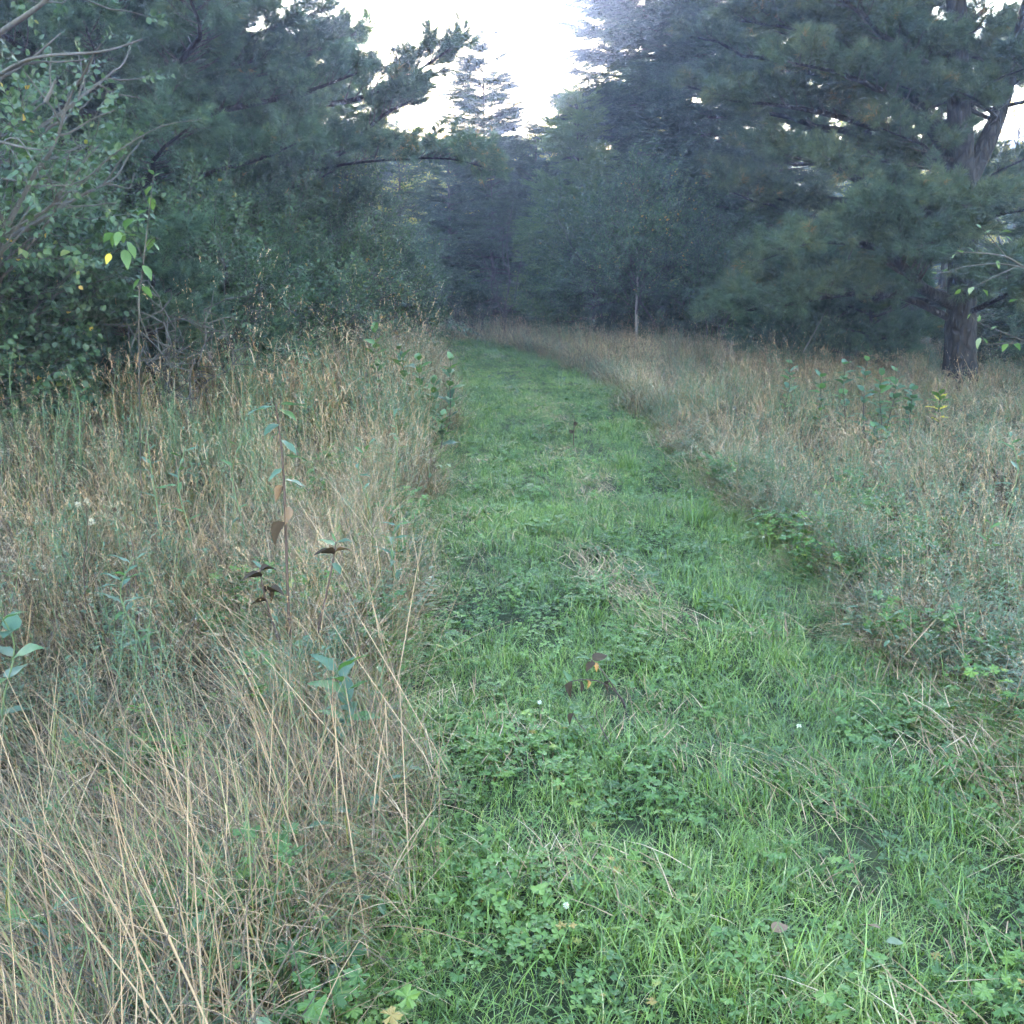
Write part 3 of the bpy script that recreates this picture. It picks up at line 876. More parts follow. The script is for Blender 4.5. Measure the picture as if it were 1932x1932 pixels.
def pine_tree(name, base, H, tr, label, seed, z0=1.2, Rmax=3.0, whorl=0.55, n_l=4, coll=None, lean=(0, 0), extra=None, forks=None, size=1.0, dens=1.0, cat='pine tree', group=None, skip=None, droop=0.0, trunk_pts=None):
    rng = np.random.default_rng(seed)
    b = np.array([base[0], base[1], float(gz(base[0], base[1])) - 0.03])
    t = thing(name, b, label, cat, group)
    mb = MB()
    if trunk_pts is None:
        tp = [np.array([lean[0] * s + rng.normal(0, 0.04) * (s > 0), lean[1] * s + rng.normal(0, 0.04) * (s > 0), H * s]) for s in np.linspace(0, 1, 8)]
    else:
        tp = [np.array(p) - b for p in trunk_pts]
    tp = smooth_line(tp, 4)
    zz = (tp[:, 2] - tp[0, 2]) / (tp[-1, 2] - tp[0, 2])
    rr = tr * (1 - zz * 0.9) + tr * 0.35 * np.exp(-zz * H / 0.25)
    tube(mb, tp, rr, 14, lump=0.05, rng=rng)
    part('trunk', mb.mesh(name + '_trunk', M['bark_pine'], True), t)
    cr = Crown()
    limbs = []
    for f in (forks or []):
        fp = smooth_line([np.array(p) - b for p in f[0]], 4)
        m2 = MB(); tube(m2, fp, np.linspace(f[1], f[1] * 0.35, len(fp)), 10, lump=0.05, rng=rng)
        part('trunk_fork', m2.mesh(name + '_fork', M['bark_pine'], True), t)
        for q in np.linspace(0.3, 1, 8):
            k = min(int(q * (len(fp) - 1)), len(fp) - 1)
            for _ in range(2):
                limbs.append((limb_curve(fp[k], rng.uniform(0, 6.28), rng.uniform(0.9, 1.8), 0.2, 0.3, rng), 0.03))
    for e in (extra or []):
        ep = smooth_line([np.array(p) - b for p in e[0]], 3)
        limbs.append((ep, e[1]))
    z = z0
    while z < H - 0.2:
        s = z / H
        prof = min(1.0, 0.55 + (z - z0) * 0.35) * max(0.12, 1 - s) ** 0.7
        for i in range(n_l):
            az = rng.uniform(0, 6.28)
            if skip and skip(az, z): continue
            k = np.argmin(np.abs(tp[:, 2] - z))
            L = Rmax * 1.25 * prof * rng.uniform(0.65, 1.1)
            if L > 0.4:
                limbs.append((limb_curve(tp[k] + [0, 0, rng.uniform(-.15, .15)], az, L, 0.05 + 0.45 * s - droop, 0.30 + 0.3 * s - droop * 0.3, rng), 0.016 * L + 0.008))
        z += whorl * rng.uniform(0.7, 1.3) * (1.0 if z < 7 else 1.6)
    for i, (lp, r) in enumerate(limbs):
        m2 = MB(); tube(m2, lp, np.linspace(r, max(0.006, r * 0.22), len(lp)), 7, lump=0.05, rng=rng)
        part('limb', m2.mesh(name + '_limb', M['bark_pine'], True), t)
        pine_limb(cr, lp, rng, r, dens=dens * (1.0 if lp[0][2] < 7 else 0.6), size=size * (1 if lp[0][2] < 7 else 1.3))
    cr.build('crown', coll or PROT_PINE, 6, rng, t, M['bark_dark'])
    return t

def spruce_tree(name, base, H, tr, label, seed, Rmax=2.0, z0=0.4, coll=None, nproto=5, bark='bark_dark', cat='spruce tree', dens=1.0, droop=0.25, size=1.0, group=None, shape=0.85, up=0.0):
    rng = np.random.default_rng(seed)
    b = np.array([base[0], base[1], float(gz(base[0], base[1])) - 0.03])
    t = thing(name, b, label, cat, group)
    mb = MB()
    tp = np.array([[rng.normal(0, .02), rng.normal(0, .02), H * s] for s in np.linspace(0, 1, 9)])
    tube(mb, tp, tr * (1 - 0.95 * np.linspace(0, 1, 9)), 8)
    part('trunk', mb.mesh(name + '_trunk', M[bark], True), t)
    cr = Crown()
    z = z0
    while z < H:
        s = (z - z0) / (H - z0)
        Lb = Rmax * (1 - s) ** shape + 0.12
        for i in range(6 if Lb > 0.5 else 4):
            az = rng.uniform(0, 6.28); L = Lb * rng.uniform(0.7, 1.12)
            lp = limb_curve([0, 0, z + rng.uniform(-.1, .1)], az, L, up - droop * (1 - s) + 0.5 * s, up - droop * (1 - s) * 0.2 + 0.5 * s, rng, 5)
            tube(cr.mb, lp, np.linspace(0.012 * L + 0.005, 0.004, len(lp)), 4)
            k = max(2, int(L * 5.5 * dens))
            for j in range(k):
                q = 0.22 + 0.78 * (j + rng.uniform(0, 1)) / k
                f = q * (len(lp) - 1); a = min(int(f), len(lp) - 2)
                p = lp[a] + (lp[a + 1] - lp[a]) * (f - a); d = unit(lp[a + 1] - lp[a])
                side = unit(np.cross(d, [0, 0, 1])) * (1 if j % 2 else -1)
                cr.add(p, d * 0.8 + side * rng.uniform(0.3, 0.9) + np.array([0, 0, rng.uniform(-.4, .1)]), size * (0.55 + 0.5 * min(1, Lb)))
            cr.add(lp[-1] - (lp[-1] - lp[-2]) * 0.6, lp[-1] - lp[-2], size * (0.5 + 0.5 * min(1, Lb)))
        z += 0.26 * rng.uniform(0.8, 1.2) / dens ** 0.5
    cr.add([0, 0, H - 0.25], [0, 0.05, 1], 0.8)
    cr.build('crown', coll or PROT_SPRUCE, nproto, rng, t, M[bark], roll=0.25)
    return t

def grow(segs, tw, rng, p, d, L, r, lvl, P):
    """one branch and what grows from it; ends carry twigs"""
    n = 5
    pts = [np.array(p, float)]
    for i in range(n):
        d = unit(d + rng.normal(size=3) * P.get('wob', 0.14) + np.array([0, 0, P.get('up', 0.06)]))
        pts.append(pts[-1] + d * L / n)
    pts = np.array(pts)
    segs.append((pts, np.linspace(r, r * 0.45, n + 1), lvl))
    if lvl == 0:
        k = max(2, int(L / P.get('gap', 0.13)))
        for j in range(k):
            t = 0.15 + 0.85 * (j + rng.uniform(0, 1)) / k
            f = t * n; a = min(int(f), n - 1)
            q = pts[a] + (pts[a + 1] - pts[a]) * (f - a)
            tw.append((q, unit(d * 0.6 + rng.normal(size=3) * 0.6 + np.array([0, 0, P.get('tw_up', 0.1)]))))
        tw.append((pts[-1], d))
        return
    for j in range(P['kids']):
        t = rng.uniform(P.get('bare', 0.3), 1.0)
        f = t * n; a = min(int(f), n - 1)
        q = pts[a] + (pts[a + 1] - pts[a]) * (f - a)
        s = unit(np.cross(d, rng.normal(size=3)))
        ang = rng.uniform(0.5, 1.1)
        grow(segs, tw, rng, q, d * math.cos(ang) + s * math.sin(ang), L * rng.uniform(0.4, 0.68), r * 0.45, lvl - 1, P)
    grow(segs, tw, rng, pts[-1], d, L * 0.55, r * 0.45, lvl - 1, P)

def leafy_tree(name, base, label, seed, stems, coll, nproto, bark, cat, group=None, lvl=2, P=None, size=1.0, var=(0.05, 0.45), spread=0.5, L=(1.2, 1.9), r=0.02, explicit=None, thin=1.0, aim=None):
    rng = np.random.default_rng(seed)
    PP = dict(kids=5); PP.update(P or {})
    b = np.array([base[0], base[1], float(gz(base[0], base[1])) - 0.03])
    t = thing(name, b, label, cat, group)
    segs, tw = [], []
    for i in range(stems):
        az = rng.uniform(0, 6.28); sp = rng.uniform(0.05, 1) * spread
        d0 = unit([math.cos(az) * sp + (aim[0] if aim else 0), math.sin(az) * sp + (aim[1] if aim else 0), 1])
        grow(segs, tw, rng, [math.cos(az) * 0.08, math.sin(az) * 0.08, 0], d0, rng.uniform(*L), r * rng.uniform(0.7, 1.2), lvl, PP)
    for pts, rad, leafy in (explicit or []):
        pl = smooth_line([np.array(p) - b for p in pts], 4)
        segs.append((pl, np.linspace(rad, rad * 0.35, len(pl)), 9))
        if leafy:
            for j in range(leafy):
                k = rng.integers(len(pl) // 3, len(pl))
                grow(segs, tw, rng, pl[k], unit(rng.normal(size=3) + [0, 0, -0.1]), rng.uniform(0.3, 0.6), rad * 0.3, 0, PP)
    cr = Crown()
    stem_mb = []
    for pts, rad, lv in segs:
        if lv >= lvl:
            mb = MB(); tube(mb, pts, rad, 7, lump=0.06, rng=rng)
            part('stem' if stems > 1 else 'trunk', mb.mesh(name + '_stem', M[bark], True), t)
        else:
            tube(cr.mb, pts, rad, 4)
    for p, d in tw:
        if p[2] > 0.03 and rng.uniform() < thin:
            cr.add(p, d, size)
    cr.build('crown', coll, nproto, rng, t, M['bark_dark' if bark == 'bark_birch' else bark], var, roll=0.8)
    return t

print('protos and ground done')
# the great pine on the right: forked trunk, low limbs sweeping towards the path
PY = 13.3
bx = xat(1815, PY)
def rp(px, py, dy=0.0):
    return at(px, py, PY + dy)
trunk = [np.array([bx, PY, float(gz(bx, PY)) - 0.03]), rp(1812, 640), rp(1815, 520), rp(1822, 400), rp(1815, 300), rp(1808, 180), rp(1806, 60), rp(1800, -90), rp(1790, -300), rp(1800, -600), rp(1795, -900)]
forks = [([rp(1822, 345, 0.05), rp(1862, 270, 0.1), rp(1895, 180, 0.2), rp(1925, 60, 0.3), rp(1965, -120, 0.3), rp(1985, -350, 0.4)], 0.13),
         ([rp(1815, 330, 0.15), rp(1740, 210, 0.6), rp(1690, 130, 0.9), rp(1672, 20, 1.0), rp(1668, -150, 1.1)], 0.10)]
extra = [
    ([rp(1795, 572, -0.15), rp(1742, 545, -0.5), rp(1712, 512, -0.75), rp(1660, 470, -1.0), rp(1560, 455, -1.5), rp(1470, 470, -1.8)], 0.085),
    ([rp(1800, 440, 0), rp(1735, 392, -0.3), rp(1640, 350, -0.5), rp(1560, 312, -0.4), rp(1470, 290, 0.2)], 0.075),
    ([rp(1790, 600, 0), rp(1700, 560, -0.4), rp(1600, 555, -0.8), rp(1480, 575, -1.0), rp(1380, 590, -1.1)], 0.05),
    ([rp(1800, 575, 0.1), rp(1690, 560, 0.6), rp(1560, 540, 0.9), rp(1450, 555, 1.0), rp(1375, 560, 1.2)], 0.045),
    ([rp(1800, 480, 0.1), rp(1690, 440, 0.4), rp(1560, 450, 0.5), rp(1440, 490, 0.4)], 0.045),
    ([rp(1805, 330, 0.1), rp(1720, 270, 0.3), rp(1600, 225, 0.3), rp(1480, 200, 0.2), rp(1380, 190, 0.1)], 0.06),
    ([rp(1805, 260, 0), rp(1700, 190, -0.5), rp(1590, 140, -0.9), rp(1500, 120, -1.2)], 0.05),
    ([rp(1805, 190, 0), rp(1660, 120, 0.6), rp(1520, 60, 0.8), rp(1400, 40, 0.9)], 0.05),
    ([rp(1806, 110, 0), rp(1640, 30, -0.2), rp(1480, -30, -0.3), rp(1330, -50, -0.2)], 0.05),
    ([rp(1830, 560, -0.1), rp(1900, 520, -0.5), rp(1990, 500, -0.9), rp(2080, 500, -1.2)], 0.05),
    ([rp(1830, 590, -0.1), rp(1890, 560, -0.9), rp(1935, 545, -1.5), rp(2000, 540, -2.0)], 0.04),
    ([rp(1830, 420, 0), rp(1900, 400, -0.5), rp(1990, 390, -1.0)], 0.045),
    ([rp(1800, 420, -0.1), rp(1760, 395, -0.9), rp(1700, 400, -1.5), rp(1650, 400, -1.9)], 0.045),
    ([rp(1830, 400, -0.1), rp(1840, 385, -0.9), rp(1830, 400, -1.6)], 0.04),
    ([rp(1825, 505, -0.1), rp(1850, 500, -1.0), rp(1880, 530, -1.7)], 0.03),
    ([rp(1800, 470, -0.1), rp(1770, 455, -1.0), rp(1720, 470, -1.9)], 0.035),
]
pine_tree('pine_tree', (bx, PY), 12.5, 0.205, 'great white pine with a bare dark forked trunk, limbs sweeping low towards the path', 31, z0=2.9, Rmax=2.8, whorl=0.95, n_l=2,
          coll=PROT_PINE_TAN, extra=extra, forks=forks, trunk_pts=trunk, size=1.05, dens=1.15)
pine_tree('pine_tree', (xat(1600, 17.0), 17.0), 12, 0.15, 'second white pine just behind the great forked pine, hanging over pale saplings', 32, z0=1.4, Rmax=3.4, whorl=0.6, n_l=4, coll=PROT_PINE_TAN, droop=0.1)
pine_tree('pine_tree', (xat(2060, 17.5), 17.5), 12, 0.15, 'white pine at the edge of view past the great forked pine', 33, z0=3.0, Rmax=2.2, whorl=1.2, n_l=2)
# the pines on the left
pine_tree('pine_tree', (xat(450, 15.5), 15.5), 13, 0.19, 'broad bluish white pine whose longest bough reaches into the bright sky gap', 34, z0=1.5, Rmax=2.5, whorl=0.34, n_l=5, lean=(-1.2, 0),
          extra=[([at(560, 200, 15.5), at(660, 190, 15.0), at(760, 150, 14.8), at(845, 95, 14.6)], 0.045),
                 ([at(555, 330, 15.5), at(650, 310, 15.0), at(760, 300, 14.6), at(850, 300, 14.3), at(915, 316, 14.2)], 0.024),
                 ([at(560, 340, 15.5), at(640, 290, 15.0), at(720, 220, 14.6), at(775, 190, 14.5)], 0.05),
                 ([at(550, 330, 15.5), at(450, 160, 15.0), at(330, 70, 14.8), at(240, 10, 14.6)], 0.055),
                 ([at(470, 150, 15.5), at(540, 110, 15.2), at(600, 90, 15.0), at(660, 70, 14.9)], 0.04)], dens=1.2, size=1.1)
pine_tree('pine_tree', (xat(255, 13.0), 13.0), 12, 0.16, 'white pine between the leafy shrubs, its trunk hidden, nearest the hazel thicket', 35, z0=1.3, Rmax=2.9, whorl=0.34, n_l=6, dens=1.1)
pine_tree('pine_tree', (xat(20, 15.0), 15.0), 12, 0.16, 'shaded white pine behind the hazel thicket', 36, z0=1.0, Rmax=2.8, whorl=0.45, n_l=5)
# young pines
pine_tree('young_pine', (xat(300, 9.3), 9.3), 2.25, 0.035, 'dark young pine standing among the shrubs behind the yellow-leaved sapling', 37, z0=0.3, Rmax=0.75, whorl=0.2, n_l=5, size=0.7, cat='young pine', dens=1.5)
pine_tree('young_pine', (xat(430, 10.2), 10.2), 1.95, 0.03, 'smaller young pine beside the dark one, half hidden by shrubs', 38, z0=0.3, Rmax=0.65, whorl=0.2, n_l=5, size=0.7, cat='young pine', dens=1.5)
pine_tree('young_pine', (xat(1640, 15.6), 15.6), 1.7, 0.04, 'low young pine in the deep shade below the great forked pine', 39, z0=0.2, Rmax=1.3, whorl=0.22, n_l=5, cat='young pine', dens=1.2)
pine_tree('young_pine', (xat(1520, 16.5), 16.5), 1.9, 0.04, 'low young pine in shade beside the end of the sweeping boughs', 40, z0=0.2, Rmax=1.3, whorl=0.22, n_l=5, cat='young pine', dens=1.2)

# spruces and cedars closing the far end
spruce_tree('spruce_tree', (xat(915, 27), 27), 7.2, 0.09, 'slender spruce standing alone in the bright sky gap', 51, Rmax=1.5, dens=1.9, droop=0.1, shape=0.62)
spruce_tree('spruce_tree', (xat(1205, 25), 25), 12.5, 0.16, 'tall broad spruce forming the right edge of the sky gap', 52, Rmax=2.9, dens=2.4, droop=0.35, shape=0.8)
spruce_tree('cedar_tree', (xat(1085, 23.3), 23.3), 5.2, 0.09, 'yellowish green cedar in front of the tall broad spruce', 53, Rmax=1.15, coll=PROT_CEDAR, nproto=4, cat='cedar tree', dens=1.5, up=0.35, shape=0.55)
spruce_tree('spruce_tree', (xat(1010, 26), 26), 5.0, 0.09, 'dark spruce between the slender spruce and the cedar', 54, Rmax=1.4, dens=1.5)
spruce_tree('spruce_tree', (xat(850, 25.5), 25.5), 4.3, 0.09, 'dark spruce to the left of the bare dead shrub at the path bend', 55, Rmax=1.5, dens=1.1)
spruce_tree('spruce_tree', (xat(930, 24.6), 24.6), 3.9, 0.07, 'short dark spruce right behind the bare dead shrub', 56, Rmax=1.3, dens=1.2)
spruce_tree('spruce_tree', (xat(760, 26.5), 26.5), 5.0, 0.1, 'dark spruce behind the shrubs left of the path end', 57, Rmax=1.7)
spruce_tree('spruce_tree', (xat(1320, 23.5), 23.5), 12.0, 0.13, 'tall spruce between the broad spruce and the overhanging pine', 58, Rmax=2.6, dens=2.0)
spruce_tree('spruce_tree', (xat(1440, 21), 21), 6.5, 0.12, 'spruce filling the shade behind the sweeping pine boughs', 59, Rmax=2.0)
spruce_tree('spruce_tree', (xat(1120, 21.8), 21.8), 1.9, 0.05, 'small low spruce at the foot of the cedar', 60, Rmax=1.0, z0=0.15, dens=1.4)
spruce_tree('spruce_tree', (xat(1290, 21.3), 21.3), 1.7, 0.05, 'small low spruce behind the pale trunked sapling', 61, Rmax=1.0, z0=0.15, dens=1.4)
spruce_tree('spruce_tree', (xat(1770, 21), 21), 4.5, 0.1, 'dark spruce far behind the trunk of the great pine', 62, Rmax=1.8)
spruce_tree('spruce_tree', (xat(1960, 19), 19), 2.4, 0.07, 'low dark spruce seen past the foot of the great pine', 63, Rmax=1.3, z0=0.8)
spruce_tree('spruce_tree', (xat(640, 20), 20), 5.5, 0.1, 'dark spruce behind the broad bluish pine', 64, Rmax=1.9)
spruce_tree('spruce_tree', (xat(420, 19), 19), 6.0, 0.1, 'dark spruce between the two left pines, far behind shrubs', 65, Rmax=2.0)
spruce_tree('spruce_tree', (xat(130, 18), 18), 6.0, 0.1, 'dark spruce behind the shaded pine and hazel thicket', 66, Rmax=2.0)

spruce_tree('spruce_tree', (xat(1895, 16.2), 16.2), 2.2, 0.06, 'bushy low spruce directly right of the great pine trunk', 67, Rmax=1.3, z0=0.15, dens=1.5)
spruce_tree('spruce_tree', (xat(2010, 15.2), 15.2), 2.8, 0.07, 'bushy spruce cut by the right border beyond the great pine', 68, Rmax=1.4, z0=0.15, dens=1.5)
# leafy trees behind, catching the low sun
GA = 'sunlit leafy trees behind the conifers'
for px, y, H, lab, sd in ((1270, 31, 9.5, 'tall pale gold tree glowing beside the broad spruce top', 71), (1660, 33, 9.5, 'yellow sunlit tree seen through the limbs of the great pine', 72),
                          (1900, 31, 8.5, 'golden tree glowing past the right fork of the great pine', 73), (1420, 34, 10.0, 'gold tree glowing above the overhanging pine boughs', 74),
                          (1010, 34, 5.4, 'small backlit tree sparkling right of the slender spruce', 75), (830, 33, 5.3, 'small backlit tree sparkling left of the slender spruce', 76),
                          (620, 30, 9.0, 'pale leafy tree behind the broad bluish pine', 77), (330, 28, 8.0, 'yellowish leafy tree glimpsed behind the left pines', 78), (940, 38, 5.8, 'low backlit tree behind the slender spruce', 79)):
    leafy_tree('birch_tree', (xat(px, y), y), lab, sd, 1, PROT_GOLD, 5, 'bark_grey', 'birch tree', GA, lvl=3, P=dict(kids=5, gap=0.3, bare=0.35), L=(H * 0.44, H * 0.48), r=0.011 * H, size=1.3, var=(0.1, 0.5), spread=0.1)

# shrubs along the left edge of the meadow
SH = 'leafy shrubs along the tree edge'
for px, y, L, st, lab, sd in (
        (365, 10.6, 1.45, 7, 'tall leafy shrub right of the dark young pine', 81), (470, 11.6, 1.5, 7, 'tall leafy shrub under the broad pine, left of its trunk line', 82),
        (575, 12.6, 1.5, 7, 'dense leafy shrub under the middle of the broad bluish pine', 83), (630, 14.6, 1.4, 7, 'leafy shrub below the lowest bough of the broad pine', 84),
        (715, 17.0, 1.15, 6, 'leafy shrub nearest the left side of the path bend', 85), (770, 20.5, 1.1, 6, 'small leafy shrub in the dark by the path bend', 86),
        (430, 8.9, 0.85, 7, 'low tangled shrub in front of the young pines', 87), (540, 10.6, 0.9, 7, 'low leafy shrub at the back of the left meadow', 88),
        (600, 13.0, 0.8, 6, 'low leafy shrub where meadow and broad pine meet', 89), (240, 9.6, 1.35, 7, 'shrub between hazel thicket and dark young pine', 90),
        (330, 12.2, 1.6, 7, 'tall shrub reaching up before the pine nearest the hazel thicket', 91), (690, 20, 1.3, 6, 'shaded shrub behind the leafy one by the path bend', 92)):
    y = y * (1.17 if y < 14 else 1.08); L = L * 1.1
    leafy_tree('leafy_shrub', (xat(px, y), y), lab, sd, st, PROT_MED, 5, 'bark_grey', 'shrub', SH, lvl=2, P=dict(kids=5, gap=0.12, bare=0.2), L=(L * 0.75, L * 1.1), r=0.018, spread=0.75, thin=0.9)

# hazel thicket at the left border
for px, y, L, st, lab, sd, ai in ((-25, 8.3, 1.25, 8, 'big leaved hazel bush filling the left border above the meadow', 95, None), (-90, 7.4, 1.5, 7, 'taller hazel bush cut off by the left border', 96, (0.1, 0)),
                              (115, 9.4, 0.8, 7, 'lower hazel bush on the meadow side of the big leaved one', 97, None), (-10, 9.4, 1.7, 7, 'tall hazel bush rising behind the big leaved one', 98, None),
                              (60, 8.2, 0.5, 6, 'small hazel bush with a few yellow leaves at the foot of the thicket', 99, None)):
    leafy_tree('hazel_bush', (xat(px, y), y), lab, sd, st, PROT_BIG, 6, 'bark_dark', 'bush', 'hazel thicket', lvl=2, P=dict(kids=5, gap=0.13, bare=0.15), L=(L * 0.75, L * 1.1), r=0.02, spread=0.6, size=0.95, aim=ai)
# old tree in the top left corner with bare grey branches
ay_ = 7.2
leafy_tree('apple_tree', (xat(-150, ay_), ay_), 'old tree at the upper left with bare grey branches reaching in', 101, 1, PROT_BIG, 6, 'bark_grey', 'tree', lvl=3, P=dict(kids=4, gap=0.16, bare=0.4), L=(2.2, 2.3), r=0.09, spread=0.2, size=0.7, thin=0.45,
           explicit=[([at(-120, 230, ay_), at(0, 140, ay_ - .4), at(70, 108, ay_ - .7), at(170, 100, ay_ - .9), at(215, 92, ay_ - 1), at(268, 74, ay_ - 1.1)], 0.013, 0),
                     ([at(10, 135, ay_ - .4), at(60, 118, ay_ - .6), at(130, 116, ay_ - .7), at(185, 108, ay_ - .8)], 0.008, 0),
                     ([at(-80, 120, ay_), at(0, 62, ay_ - .3), at(60, 22, ay_ - .5), at(110, -20, ay_ - .6), at(180, -90, ay_ - .6)], 0.022, 4),
                     ([at(0, 148, ay_ - .4), at(60, 110, ay_ - .3), at(115, 62, ay_ - .2)], 0.012, 0),
                     ([at(-60, 250, ay_ - .2), at(30, 275, ay_ - .8), at(75, 283, ay_ - 1)], 0.012, 2),
                     ([at(-60, 330, ay_), at(20, 260, ay_ - .6), at(60, 300, ay_ - .9), at(75, 335, ay_ - 1)], 0.008, 2),
                     ([at(-40, 330, 7.0), at(130, 350, 6.9), at(215, 290, 6.8), at(300, 240, 6.8), at(380, 225, 6.8)], 0.007, 0)])
# sapling line on the right side of the far end
SR = 'leafy saplings before the right-hand spruces'
for px, y, L, st, lab, sd in ((1150, 21.6, 1.9, 4, 'thin leafy sapling clump left of the pale trunked sapling', 111), (1275, 20.8, 1.9, 5, 'thin leafy sapling clump right of the pale trunked sapling', 112),
                              (1345, 19.5, 1.3, 6, 'leafy shrub beside the tips of the sweeping pine boughs', 113), (1060, 22.6, 0.9, 6, 'low leafy shrub beside the cedar at the path end', 114),
                              (1215, 22.5, 2.2, 4, 'tall leafy sapling clump behind the pale trunked sapling', 115)):
    leafy_tree('leafy_sapling', (xat(px, y), y), lab, sd, st, PROT_MED, 5, 'bark_grey', 'sapling', SR, lvl=2, P=dict(kids=5, gap=0.16, bare=0.2), L=(L * 0.8, L * 1.1), r=0.018, spread=0.35, size=1.1)
leafy_tree('birch_sapling', (xat(1198, 20.2), 20.2), 'pale trunked young birch standing where the meadow meets the trees', 116, 1, PROT_MED, 5, 'bark_birch', 'birch sapling', lvl=2, P=dict(kids=13, gap=0.13, bare=0.3, wob=0.07), L=(2.0, 2.05), r=0.026, spread=0.05, size=1.1)

def bare_shrub(name, label, px, Y, tops, seed, bark='bark_grey', r=0.02):
    rng = np.random.default_rng(seed)
    b = at(px, 640, Y); b[2] = float(gz(b[0], b[1])) - 0.03
    t = thing(name, b, label, 'dead shrub')
    tw = MB()
    for tx, ty in tops:
        e = at(tx, ty, Y + rng.uniform(-.4, .4)) - b
        pts = [np.zeros(3)] + [e * s + rng.normal(size=3) * 0.07 * (0.3 + L2) for s, L2 in ((0.25, .6), (0.5, 1), (0.75, 1))] + [e]
        pl = smooth_line(pts, 3)
        mb = MB(); tube(mb, pl, np.linspace(r, r * 0.3, len(pl)), 6, lump=0.1, rng=rng)
        part('stem', mb.mesh('dead_stem', M[bark], True), t)
        for k in range(4, len(pl)):
            for _ in range(2):
                d = unit(rng.normal(size=3) + [0, 0, 0.3]); l = rng.uniform(0.15, 0.5)
                m = pl[k] + d * l * 0.5 + rng.normal(size=3) * 0.05
                tube(tw, [pl[k], m, m + unit(d + rng.normal(size=3) * 0.6) * l * 0.5], [0.007, 0.005, 0.003], 3)
    part('twigs', tw.mesh('dead_twigs', M[bark]), t, kind='stuff')
bare_shrub('dead_shrub', 'bare grey dead shrub at the far end of the path', 952, 22.6, [(950, 430), (985, 480), (905, 470), (1010, 540), (930, 520), (965, 400)], 121)
bare_shrub('dead_shrub', 'low bare forked branches to the left of the grey dead shrub', 890, 22.0, [(850, 570), (905, 575), (935, 560)], 122, r=0.014)
bare_shrub('dead_shrub', 'tangle of bare branches in the dark below the low shrub at left', 330, 8.6, [(230, 590), (300, 560), (385, 585), (260, 620), (420, 600), (330, 600)], 123, r=0.012)

# ------------------------------------------------------------------ woods far behind
rng = np.random.default_rng(131); U = rng.uniform
PT, DT, ST_, IT = [], [], [], []
wm = MB()
wrow = []
for i in range(185):
    y = U(38, 82); x = U(-1, 1) * (0.62 * y + 14)
    if i >= 135:
        y = U(36, 62); x = xat(U(640, 1120), y)
    az = x / y
    px = 966 + az * F
    hmax = 1.6 + y * (math.tan(math.radians(6.2)) if 640 < px < 1120 else math.tan(math.radians(6.6)))
    H = min(hmax, U(9, 15)) * U(0.88, 1.0)
    z0 = float(gz(x, y)); con = U(0, 1) < 0.45
    tube(wm, [(x, y, z0 - 0.1), (x + U(-.2, .2), y, z0 + H * 0.5), (x + U(-.3, .3), y, z0 + H)], [0.016 * H, 0.010 * H, 0.01], 6)
    n = 230
    t = U(0.04, 1, n) ** 0.85
    rad = (H * 0.24 * (1 - t) ** 0.8 + 0.25) if con else H * 0.26 * np.sin(np.pi * np.clip(t * 0.85 + 0.15, 0, 1)) ** 0.7 + 0.1
    a = U(0, 6.28, n); rr = rad * np.sqrt(U(0.08, 1, n))
    PT.append(np.stack([x + rr * np.cos(a), y + rr * np.sin(a), z0 + t * H], 1))
    DT.append(np.stack([np.cos(a), np.sin(a), U(-.3, .5, n)], 1))
    ST_.append(U(2.0, 3.2, n)); IT.append(rng.integers(0, 5, n) if con else rng.integers(5, 10, n))
PROT_WOODS = protos('woods', [o.data for o in PROT_SPRUCE.objects] + [o.data for o in PROT_GOLD.objects])
PT, DT, ST_, IT = map(np.concatenate, (PT, DT, ST_, IT))
w = scatter('woods', PROT_WOODS, PT, frames(DT, roll=rng.normal(0, 0.6, len(PT))), ST_, IT, U(0, 0.5, len(PT)), None, wm, [M['bark_dark']])
tag(w, 'distant mixed woods rising behind the nearer trees', 'woods')
# ------------------------------------------------------------------ single plants
rng = np.random.default_rng(201); U = rng.uniform
_LM = {}
def leaf_mesh(shape, mat):
    """a leaf one unit long along +X, upper side +Z"""
    k = (shape, mat)
    if k not in _LM:
        W, droop, fold, wide, n = {'broad': (0.46, 0.22, 0.22, 0.42, 7), 'ovate': (0.62, 0.25, 0.18, 0.36, 7), 'lance': (0.24, 0.3, 0.3, 0.42, 7),
                                   'curled': (0.60, 0.55, 0.95, 0.45, 7), 'narrow': (0.13, 0.25, 0.3, 0.4, 6)}[shape]
        mb = MB()
        tube(mb, [(-0.16, 0, -0.02), (-0.05, 0, 0.0), (0.03, 0, 0)], [0.012, 0.010, 0.008], 4, 0.3)
        leaf(mb, (0, 0, 0), (1, 0, 0), (0, 0, 1), 1.0, W, 0.6, 0, n, fold, droop, wide)
        me = mb.mesh('leaf_' + shape, M[mat], True)
        for i, v in enumerate(me.vertices):          # a slightly wavy blade
            v.co.z += 0.025 * math.sin(v.co.x * 11 + v.co.y * 9)
        _LM[k] = me
    return _LM[k]

